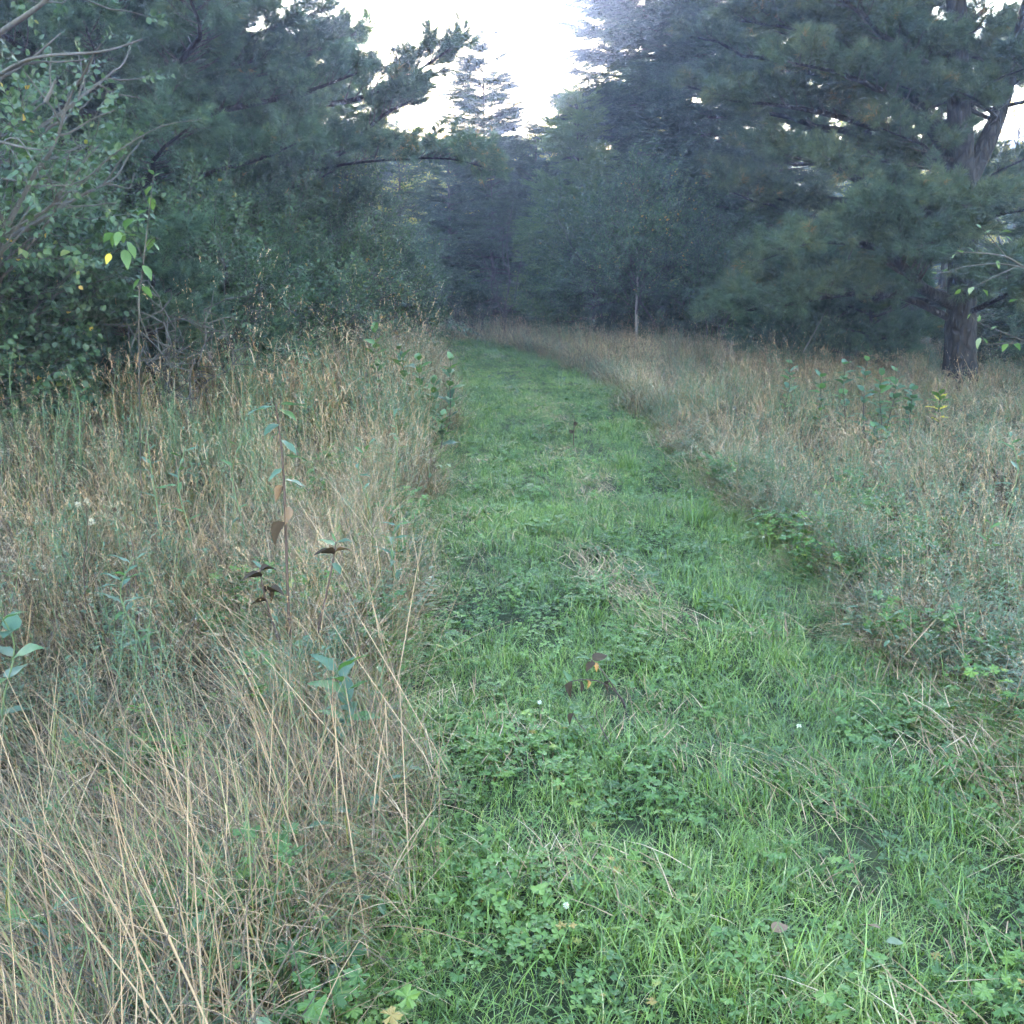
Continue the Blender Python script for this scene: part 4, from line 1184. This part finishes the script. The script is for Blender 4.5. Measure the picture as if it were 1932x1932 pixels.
def plant(name, label, cat, stems, leaves, group=None, stem_mat='stem_red', base=None):
    """stems: list of (world points, radius); leaves: list of (pos, dir, size, shape, mat[, up])"""
    b = np.array(base if base is not None else stems[0][0][0], float)
    t = thing(name, b, label, cat, group)
    for pts, r in stems:
        pl = smooth_line([np.array(p) - b for p in pts], 4)
        mb = MB(); tube(mb, pl, np.linspace(r, r * 0.45, len(pl)), 6, 0.5, lump=0.08, rng=rng)
        part('stem', mb.mesh(name + '_stem', M[stem_mat], True), t)
    for lf_ in leaves:
        p, d, s, sh, m = lf_[:5]
        up = lf_[5] if len(lf_) > 5 else unit([U(-.35, .35), U(-.35, .35), 1])
        o = part('leaf', leaf_mesh(sh, m), t)
        d = unit(d); up = np.array(up, float)
        if abs(d @ unit(up)) > 0.95: up = np.array([0.4, -0.8, 0.3])
        sv = unit(np.cross(up, d)); uv = np.cross(d, sv)
        o.matrix_local = Matrix(((d[0] * s, sv[0] * s, uv[0] * s, p[0] - b[0]), (d[1] * s, sv[1] * s, uv[1] * s, p[1] - b[1]), (d[2] * s, sv[2] * s, uv[2] * s, p[2] - b[2]), (0, 0, 0, 1)))
    return t

def lp(Y, a, tip, sh, m, dy=0.0, k=1.0):
    p, q = at(*a, Y), at(*tip, Y + dy)
    return (p, q - p, np.linalg.norm(q - p) * k, sh, m)

def root(px, Y):
    x = xat(px, Y); return np.array([x, Y, float(gz(x, Y)) - 0.02])

def along(pts, n, size, shape, mats, el=(0.1, 0.6), t0=0.25, pairs=True, grow_up=0.3, spin=None):
    pl = smooth_line(pts, 6); out = []
    for i in range(n):
        t = t0 + (1 - t0) * (i + 0.5) / n
        k = min(int(t * (len(pl) - 1)), len(pl) - 1); p = pl[k]
        a0 = (i * 1.57 if pairs else i * 2.4) + U(-.35, .35)
        for q in ((0, math.pi) if pairs else (0,)):
            a = a0 + q; e = U(*el) + grow_up * t
            out.append((p, (math.cos(a) * math.cos(e), math.sin(a) * math.cos(e), math.sin(e)), size * U(0.75, 1.15) * (1.1 - 0.4 * abs(t - 0.55)), shape, mats[rng.integers(len(mats))]))
    return out

# tall stalk in the left meadow with opposite leaves, one curled tan leaf
Y = 3.6
st = [root(549, Y), at(546, 1180, Y), at(541, 1060, Y), at(538, 960, Y), at(534, 880, Y), at(527, 815, Y), at(520, 762, Y)]
plant('tall_weed', 'tall dark stalk with grey-green leaves at its top and one curled tan leaf halfway', 'weed', [(st, 0.0075)],
      [lp(Y, (517, 768), (464, 771), 'broad', 'l_blue', -.03), lp(Y, (523, 765), (580, 756), 'broad', 'l_blue', .03), lp(Y, (523, 772), (562, 784), 'broad', 'l_green', -.05), lp(Y, (525, 800), (497, 812), 'broad', 'l_blue', -.08),
       lp(Y, (530, 830), (564, 852), 'broad', 'l_blue', -.03), lp(Y, (532, 860), (582, 860), 'broad', 'l_blue', .05), lp(Y, (534, 884), (503, 902), 'broad', 'l_blue', -.04), lp(Y, (536, 905), (586, 914), 'broad', 'l_blue', .02),
       lp(Y, (539, 955), (547, 982), 'curled', 'l_tan', -.04), lp(Y, (539, 985), (512, 1014), 'curled', 'l_dead', -.03, 1.2), lp(Y, (538, 918), (516, 935), 'curled', 'l_tan', .02), lp(Y, (529, 815), (505, 822), 'lance', 'l_green', .05)])
Y = 3.55
plant('wilted_weed', 'wilted stalk with dark shrivelled leaves right of the tall stalk', 'weed', [([root(578, Y), at(598, 1200, Y), at(614, 1130, Y), at(628, 1060, Y), at(634, 1022, Y)], 0.006)],
      [lp(Y, (631, 1048), (612, 1036), 'curled', 'l_dead', -.02, 1.6), lp(Y, (632, 1042), (654, 1028), 'curled', 'l_tan', .02, 1.1), lp(Y, (632, 1030), (600, 1010), 'broad', 'l_green', .04), lp(Y, (634, 1024), (660, 1014), 'broad', 'l_blue', -.03),
       lp(Y, (628, 1062), (644, 1078), 'broad', 'l_blue', -.05), lp(Y, (634, 1022), (626, 1004), 'lance', 'l_green', 0)])
plant('wilted_weed', 'wilted stalk with a bunch of black curled leaves left of the tall stalk', 'weed', [([root(556, Y), at(535, 1235, Y), at(512, 1165, Y), at(496, 1108, Y), at(490, 1070, Y)], 0.006)],
      [lp(Y, (494, 1090), (470, 1080), 'curled', 'l_dead', -.03, 1.3), lp(Y, (492, 1078), (512, 1066), 'curled', 'l_dead', .03, 1.3), lp(Y, (500, 1118), (530, 1102), 'curled', 'l_dead', -.03), lp(Y, (505, 1135), (478, 1128), 'curled', 'l_dead', 0, 1.1),
       lp(Y, (491, 1072), (478, 1054), 'broad', 'l_blue', .02), lp(Y, (510, 1155), (528, 1172), 'broad', 'l_blue', -.03), lp(Y, (500, 1112), (520, 1124), 'curled', 'l_dead', .04)])

# milkweeds at the left rim of the path
GM = 'milkweeds at the left rim of the path'
for i, (bpx, Y, top, lab, h) in enumerate(((716, 9.4, (707, 636), 'milkweed stalk furthest from the path in its row', 1), (786, 9.3, (752, 668), 'milkweed stalk leaning left in the row beside the path', 1), (795, 9.1, (790, 690), 'upright milkweed in the middle of the row beside the path', 1),
                                           (812, 9.0, (818, 736), 'shorter milkweed in the row, right of the upright one', 1), (842, 9.2, (851, 690), 'milkweed stalk overhanging the green path edge', 1), (826, 8.4, (836, 800), 'low bushy milkweed at the foot of the row beside the path', 1))):
    b, e = root(bpx, Y), at(top[0], top[1] - 18, Y)
    pts = [b, b + (e - b) * 0.35 + [0.02, 0, 0.03], b + (e - b) * 0.7, e]
    plant('milkweed', lab, 'milkweed', [(pts, 0.005)], along(pts, 10, 0.14, 'broad', ['l_green', 'l_green', 'l_blue', 'l_green'] if i else ['l_green', 'l_lime'], el=(0.15, 0.8), t0=0.22), GM, 'stem_red')

# tall leafy weeds in front of the great pine
GR = 'tall leafy weeds before the great pine'
for bpx, Y, top, lab in ((1488, 9.6, (1490, 690), 'bluish leafy weed furthest left of the tall clump'), (1545, 9.0, (1548, 716), 'leafy weed at the left side of the tall clump'), (1598, 8.8, (1595, 690), 'broad leafed weed in the left middle of the clump'),
                         (1640, 8.9, (1636, 684), 'tallest weed in the middle of the leafy clump'), (1662, 8.6, (1664, 712), 'dark stemmed weed in front of the tallest one'), (1684, 8.9, (1690, 705), 'weed with shining leaves at the right of the clump'),
                         (1722, 9.3, (1724, 742), 'shorter broad leafed weed right of the clump'), (1778, 9.8, (1776, 752), 'small yellowish weed between the clump and the pine trunk'), (1648, 8.2, (1650, 815), 'lower weed at the foot of the leafy clump')):
    b, e = root(bpx, Y), at(top[0], top[1] - 12, Y)
    pts = [b, b + (e - b) * 0.35 + [U(-.03, .03), 0, 0], b + (e - b) * 0.7 + [U(-.02, .02), 0, 0], e]
    plant('leafy_weed', lab, 'weed', [(pts, 0.005)], along(pts, 10, 0.12, 'ovate' if 'broad' in lab else 'broad', ['l_lime', 'l_lime', 'l_yellow'] if 'yellow' in lab else ['l_green', 'l_blue', 'l_blue'], el=(0.0, 0.6), t0=0.25), GR)

# leafy plants one can pick out in the meadow
GL = 'leafy plants in the meadow grass'
for bpx, Y, H, n, sz, sh, mats, lab, cat in (
        (252, 3.45, 0.62, 9, 0.10, 'lance', ['l_blue', 'l_green'], 'bluish leafy plant rising from tan grass below the seed stalks', 'plant'),
        (12, 2.95, 0.62, 5, 0.10, 'ovate', ['l_blue', 'l_blue', 'l_green'], 'plant with big blue-green leaves at the left border, lower half', 'plant'),
        (-26, 3.6, 1.08, 3, 0.11, 'broad', ['l_blue', 'l_blue', 'l_green'], 'tall plant poking three large pale leaves in at the left border', 'plant'),
        (640, 2.85, 0.42, 7, 0.12, 'broad', ['l_blue', 'l_green'], 'dark blue-green leaf clump at the meadow rim nearest the viewer', 'plant'),
        (742, 4.25, 0.50, 9, 0.08, 'lance', ['l_blue', 'l_blue', 'l_green'], 'small upright plant with a pale leaf rosette by the path', 'plant'),
        (300, 5.0, 0.80, 14, 0.085, 'lance', ['l_blue', 'l_green'], 'goldenrod stalk left of two others in the mid meadow', 'goldenrod'),
        (350, 4.7, 0.78, 14, 0.085, 'lance', ['l_blue', 'l_green'], 'goldenrod stalk in the middle of three in the mid meadow', 'goldenrod'),
        (455, 4.9, 0.80, 14, 0.085, 'lance', ['l_blue', 'l_green'], 'goldenrod stalk nearest the tall dark stalk', 'goldenrod'),
        (742, 6.0, 0.80, 14, 0.08, 'lance', ['l_blue', 'l_green'], 'goldenrod stalk near the path below the milkweeds', 'goldenrod'),
        (690, 5.4, 0.66, 12, 0.08, 'lance', ['l_blue', 'l_green'], 'shorter goldenrod left of the one near the path', 'goldenrod'),
        (1905, 5.2, 0.78, 12, 0.10, 'lance', ['l_blue', 'l_green'], 'goldenrod at the right border of the meadow', 'goldenrod'),
        (1860, 4.4, 0.5, 10, 0.08, 'lance', ['l_green', 'l_lime'], 'low green stalk in the dry grass at right', 'goldenrod'),
        (40, 7.0, 1.0, 14, 0.10, 'narrow', ['l_green', 'l_blue'], 'narrow leaved stalk before the hazel bush', 'goldenrod'),
        (150, 6.4, 0.95, 14, 0.10, 'narrow', ['l_green', 'l_blue'], 'narrow leaved stalk at the right foot of the hazel bush', 'goldenrod'),
        (590, 9.2, 0.95, 12, 0.09, 'broad', ['l_green', 'l_blue'], 'dark leafy stalk standing above pale grass at the back of the meadow', 'plant')):
    b = root(bpx, Y)
    pts = [b, b + [U(-.03, .03), 0, H * 0.4], b + [U(-.05, .05), U(-.03, .03), H * 0.75], b + [U(-.06, .06), U(-.04, .04), H]]
    plant('goldenrod' if cat == 'goldenrod' else 'leafy_plant', lab, cat, [(pts, 0.004)], along(pts, n, sz, sh, mats, el=(0.1, 0.5), t0=0.3, pairs=sh not in ('lance', 'narrow') or n < 10, grow_up=0.35), GL, 'stem_green')
# fine leaved mugwort at the bottom left
b = root(88, 1.82)
pts = [b, b + [0.01, 0, 0.12], b + [0.0, 0.01, 0.22], b + [-0.02, 0.02, 0.30]]
plant('mugwort', 'fine leaved green mugwort in the bottom left corner', 'plant', [(pts, 0.004)], along(pts, 22, 0.10, 'narrow', ['l_green', 'l_blue'], el=(0.1, 0.6), t0=0.1, pairs=False), None, 'stem_red')

# wilted sapling lying over the path
Y = 3.35
plant('wilted_sapling', 'wilted little sapling with orange and black leaves bent over the mown path', 'sapling',
      [([root(1190, 3.3), at(1183, 1345, Y), at(1172, 1320, Y), at(1150, 1285, Y), at(1130, 1258, Y), at(1112, 1243, Y)], 0.0042), ([root(1190, 3.3), at(1176, 1322, Y), at(1140, 1290, Y - .02), at(1105, 1282, Y - .03), at(1075, 1286, Y - .03)], 0.0032),
       ([root(1185, 2.95), at(1160, 1420, 3.0), at(1138, 1380, 3.03), at(1126, 1350, 3.05), at(1127, 1338, 3.05)], 0.003), ([root(1150, 3.05), at(1118, 1395, 3.05), at(1090, 1362, 3.05), at(1082, 1345, 3.05)], 0.0028)],
      [lp(Y, (1113, 1243), (1090, 1236), 'ovate', 'l_green', 0, 1.2), lp(Y, (1118, 1246), (1142, 1232), 'ovate', 'l_dead', .03, 1.2), lp(Y, (1122, 1250), (1130, 1270), 'curled', 'l_orange', -.03, 0.7), lp(Y, (1145, 1278), (1165, 1290), 'ovate', 'l_green', -.02, 1.2),
       lp(Y, (1150, 1285), (1140, 1305), 'curled', 'l_dead', 0, 1.1), lp(Y, (1108, 1283), (1116, 1305), 'curled', 'l_orange', -.03, 0.65), lp(Y, (1095, 1284), (1102, 1310), 'ovate', 'l_dead', -.02), lp(Y, (1080, 1286), (1070, 1310), 'curled', 'l_dead', -.02, 1.1),
       lp(Y, (1076, 1286), (1066, 1262), 'ovate', 'l_green', .03), lp(Y, (1120, 1248), (1105, 1262), 'ovate', 'l_dead', -.04), lp(3.05, (1083, 1346), (1070, 1362), 'curled', 'l_dead', -.02), lp(3.05, (1083, 1346), (1100, 1340), 'ovate', 'l_green', .02)])

# sapling with hanging pale leaves and one yellow leaf
Y = 5.9
SX = [root(258, Y), at(262, 600, Y), at(268, 520, Y), at(277, 440, Y), at(284, 380, Y), at(290, 330, Y)]
lv = []
for a, tp_, m in (((262, 447), (225, 435), 'l_lime'), ((225, 437), (215, 470), 'l_lime'), ((222, 437), (206, 462), 'l_lime'), ((228, 437), (238, 470), 'l_lime'), ((215, 440), (192, 452), 'l_green'), ((235, 470), (243, 510), 'l_lime'), ((240, 455), (262, 490), 'l_lime'),
                  ((208, 478), (198, 502), 'l_yellow'), ((272, 470), (295, 448), 'l_lime'), ((285, 455), (308, 475), 'l_green'), ((290, 450), (275, 470), 'l_lime'), ((270, 500), (292, 530), 'l_lime'), ((268, 510), (290, 515), 'l_lime'), ((265, 525), (246, 545), 'l_green'),
                  ((283, 395), (255, 400), 'l_green'), ((284, 380), (310, 395), 'l_lime'), ((287, 350), (268, 365), 'l_lime'), ((289, 335), (310, 318), 'l_lime'), ((290, 330), (275, 310), 'l_green'), ((280, 415), (240, 412), 'l_green'), ((284, 372), (290, 395), 'l_lime'),
                  ((250, 412), (232, 425), 'l_green'), ((262, 560), (240, 556), 'l_green'), ((268, 540), (290, 560), 'l_green')):
    lv.append(lp(Y, a, tp_, 'broad', m, U(-.12, .12), U(0.7, 0.95)))
plant('leafy_sapling', 'thin sapling with hanging lime leaves and one bright yellow leaf', 'sapling', [(SX, 0.0055), ([at(270, 490, Y), at(250, 445, Y), at(222, 436, Y)], 0.003), ([at(272, 470, Y), at(290, 450, Y), at(305, 452, Y)], 0.003)], lv, None, 'bark_dark')

# bare-twigged shrub reaching in from the right border
Y = 7.0
tw_ = [([root(2080, 7.4), at(2060, 700, 7.3), at(2020, 560, 7.2), at(1975, 520, 7.1), at(1929, 502, Y), at(1897, 484, Y), at(1837, 476, Y), at(1802, 478, Y)], 0.009),
       ([at(1960, 512, Y), at(1890, 498, Y), at(1827, 502, Y), at(1790, 512, Y), at(1762, 517, Y)], 0.005), ([at(1900, 486, Y), at(1870, 450, Y), at(1850, 425, Y)], 0.004),
       ([root(2090, 7.2), at(2060, 740, 7.1), at(1990, 665, Y), at(1932, 648, Y), at(1862, 649, Y), at(1850, 636, Y)], 0.006), ([at(1960, 655, Y), at(1900, 630, Y), at(1845, 608, Y), at(1830, 592, Y)], 0.004),
       ([at(1925, 500, Y), at(1880, 520, Y), at(1840, 540, Y), at(1810, 545, Y)], 0.004)]
lv = []
for a, tp_, m in (((1805, 478), (1792, 486), 'l_pale'), ((1815, 477), (1806, 466), 'l_lime'), ((1838, 476), (1828, 462), 'l_pale'), ((1850, 430), (1842, 418), 'l_lime'), ((1860, 440), (1873, 428), 'l_pale'), ((1885, 440), (1910, 430), 'l_lime'), ((1895, 445), (1915, 452), 'l_lime'),
                  ((1765, 517), (1756, 508), 'l_lime'), ((1780, 514), (1790, 500), 'l_lime'), ((1790, 512), (1775, 506), 'l_pale'), ((1832, 592), (1820, 604), 'l_lime'), ((1845, 607), (1852, 592), 'l_lime'), ((1850, 637), (1838, 660), 'l_pale'), ((1862, 648), (1856, 632), 'l_lime'),
                  ((1880, 648), (1895, 640), 'l_lime'), ((1900, 648), (1888, 664), 'l_lime'), ((1915, 647), (1928, 660), 'l_pale'), ((1870, 622), (1884, 610), 'l_lime'), ((1812, 545), (1800, 560), 'l_lime'), ((1835, 541), (1826, 555), 'l_pale'), ((1880, 492), (1890, 510), 'l_lime'),
                  ((1905, 570), (1922, 560), 'l_lime'), ((1900, 600), (1915, 590), 'l_lime'), ((1855, 546), (1868, 556), 'l_lime')):
    lv.append(lp(Y, a, tp_, 'ovate', m if U(0, 1) < 0.5 else 'l_green', U(-.05, .05), 0.85))
plant('twiggy_shrub', 'sparse twiggy shrub reaching in from the right border before the pine trunk', 'shrub', tw_, lv, None, 'bark_grey')

# dead seed stalks
def seed_stalk(label, pts, r, heads, pale=True):
    b = np.array(pts[0])
    t = thing('seed_stalk', b, label, 'seed stalk', 'dead seed stalks')
    pl = smooth_line([np.array(p) - b for p in pts], 4)
    mb = MB(); tube(mb, pl, np.linspace(r, r * 0.4, len(pl)), 5, 0.4)
    part('stem', mb.mesh('stalk_stem', M['dead'], True), t)
    for hp, hr in heads:
        mb = MB(); c = np.array(hp) - b
        k = pl[np.argmin(np.linalg.norm(pl - c, axis=1))]
        tube(mb, [k, c], [0.0015, 0.001], 4, 0.3, 1)
        for i in range(60):
            d = unit(rng.normal(size=3) + [0, 0, 0.3])
            leaf(mb, c, d, rng.normal(size=3), hr * U(0.7, 1.1), hr * 0.22, U(0.2, 1), 0, 2, 0.2, 0.1)
        part('seed_head', mb.mesh('stalk_head', [M['fluff'] if pale else M['dead'], M['dead']]), t, kind='stuff')
Y = 4.1
seed_stalk('dark stalk with two round pale seed heads in the left meadow', [root(152, Y), at(158, 1080, Y), at(165, 1010, Y), at(162, 955, Y)], 0.004, [(at(147, 952, Y), 0.018), (at(163, 945, Y), 0.016), (at(172, 985, Y), 0.02)])
seed_stalk('dark leaning stalk right of the pale seed heads', [root(262, 3.7), at(258, 1120, 3.7), at(250, 1030, 3.7), at(236, 990, 3.7), at(205, 965, 3.7)], 0.004, [(at(215, 962, 3.7), 0.014), (at(258, 1165, 3.7), 0.014)], False)
seed_stalk('black stub of a stalk standing in the middle of the path', [root(1083, 8.9), at(1082, 830, 8.9), at(1084, 790, 8.9)], 0.008, [(at(1078, 815, 8.9), 0.03), (at(1086, 800, 8.9), 0.03)], False)
seed_stalk('dark crumpled stalk leaning in the tan grass of the right meadow', [root(1608, 6.3), at(1592, 985, 6.3), at(1578, 930, 6.3), at(1562, 880, 6.3)], 0.005, [(at(1580, 940, 6.3), 0.03), (at(1588, 965, 6.3), 0.03), (at(1570, 905, 6.3), 0.025)], False)

# single grass tufts on the path
def tuft(label, px, Y, n, L, mat):
    b = root(px, Y)
    t = thing('grass_tuft', b, label, 'grass tuft', 'grass tufts on the path')
    mb = MB()
    for i in range(n):
        a, r = U(0, 6.28), 0.07 * math.sqrt(U(0, 1))
        blade(mb, (r * math.cos(a), r * math.sin(a), 0.0), U(0, 6.28), L * U(0.5, 1.1), U(0.004, 0.008), U(0.05, 0.6), U(0.2, 1.2), U(0.3, 0.8), 5)
    part('blades', mb.mesh('tuft_blades', M[mat]), t, kind='stuff')
tuft('tall arching green grass tuft near the right rim of the path', 1320, 6.15, 60, 0.33, 'grass')
tuft('yellow-green grass tuft in the right half of the path', 1190, 8.0, 60, 0.3, 'grass')
tuft('small yellow-green grass tuft behind the larger yellow one', 1165, 9.3, 45, 0.28, 'grass')
tuft('short grass tuft in the near right of the path', 1330, 4.5, 45, 0.22, 'grass')

# fallen leaves and clover heads
def fallen(label, px, Y, size, shape, mat, az):
    b = root(px, Y); b[2] += 0.09
    o = bpy.data.objects.new('fallen_leaf', leaf_mesh(shape, mat))
    o.location = b; o.scale = (size,) * 3; o.rotation_euler = (U(-.2, .2) + 0.25, U(-.2, .2) - 0.15, az)
    tag(link(o), label, 'fallen leaf', 'fallen leaves on the path')
fallen('orange-pink fallen leaf lying on the grass at the lower right', 1470, 2.02, 0.055, 'ovate', 'l_tan', 0.6)
fallen('reddish brown fallen leaf beside two pale grey ones', 1680, 2.05, 0.055, 'ovate', 'l_tan', 2.4)
fallen('pale grey fallen leaf in front of the reddish brown one', 1690, 2.0, 0.05, 'broad', 'l_pale', 0.2)
for px, Y, lab in ((1514, 3.05, 'white clover head in the right half of the near path'), (1017, 3.22, 'white clover head left of the wilted sapling'), (1067, 2.1, 'white clover head close to the viewer in the middle of the path'), (1445, 5.6, 'small white daisy head at the right rim of the path')):
    b = root(px, Y)
    t = thing('clover_flower', b, lab, 'flower', 'white flower heads')
    mb = MB(); tube(mb, [(0, 0, 0), (0.005, 0, 0.06), (0.004, 0.002, 0.115)], [0.0012] * 3, 4)
    part('stem', mb.mesh('clover_stem', M['stem_green']), t)
    mb = MB()
    for i in range(46):
        d = unit(rng.normal(size=3) + [0, 0, 0.4]); leaf(mb, np.array([0.004, 0.002, 0.118]), d, rng.normal(size=3), 0.009, 0.004, U(0.3, 1), 0, 2, 0.2, 0.2)
    part('flower_head', mb.mesh('clover_head', M['white']), t, kind='stuff')

# dead sticks
def stick(label, pts, r):
    b = np.array(pts[0]); pl = smooth_line([np.array(p) - b for p in pts], 4)
    mb = MB(); tube(mb, pl, np.linspace(r, r * 0.4, len(pl)), 6, lump=0.1, rng=rng)
    o = bpy.data.objects.new('dead_branch', mb.mesh('dead_branch', M['bark_grey'], True)); o.location = b
    tag(link(o), label, 'dead branch')
stick('pale broken stub of a dead branch among the upper left leaves', [at(86, 192, 6.4), at(96, 172, 6.4), at(104, 150, 6.4)], 0.014)
stick('pale dead branch hanging under the sweeping boughs of the great pine', [at(1515, 665, 12.2), at(1535, 630, 12.3), at(1545, 610, 12.4), at(1560, 585, 12.5)], 0.008)
stick('pale bent dead twig in the dark middle of the overhanging pines', [at(1600, 490, 12.0), at(1610, 460, 12.0), at(1592, 445, 12.0), at(1575, 480, 12.0)], 0.007)
# ------------------------------------------------------------------ haze: added blue volume that imitates lens glare
hm, hn, hl = nodes_of('glare_volume')
pv_ = hn.new('ShaderNodeVolumePrincipled')
pv_.inputs['Color'].default_value = (0.46, 0.58, 1.0, 1)
pv_.inputs['Density'].default_value = GLARE_DENSITY
pv_.inputs['Anisotropy'].default_value = 0.72
ho = hn.new('ShaderNodeOutputMaterial')
hl.new(pv_.outputs[0], ho.inputs['Volume'])
hb = MB()
x0, x1, y0, y1, z0, z1 = -112, 112, -60, 112, -1.2, 17.0
hb.add([(x0, y0, z0), (x1, y0, z0), (x1, y1, z0), (x0, y1, z0), (x0, y0, z1), (x1, y0, z1), (x1, y1, z1), (x0, y1, z1)],
       [(3, 2, 1, 0), (4, 5, 6, 7), (0, 1, 5, 4), (1, 2, 6, 5), (2, 3, 7, 6), (3, 0, 4, 7)])
tag(link(bpy.data.objects.new('haze', hb.mesh('haze', hm))), 'blue volume added between the trees to imitate lens glare', 'haze', kind='stuff')
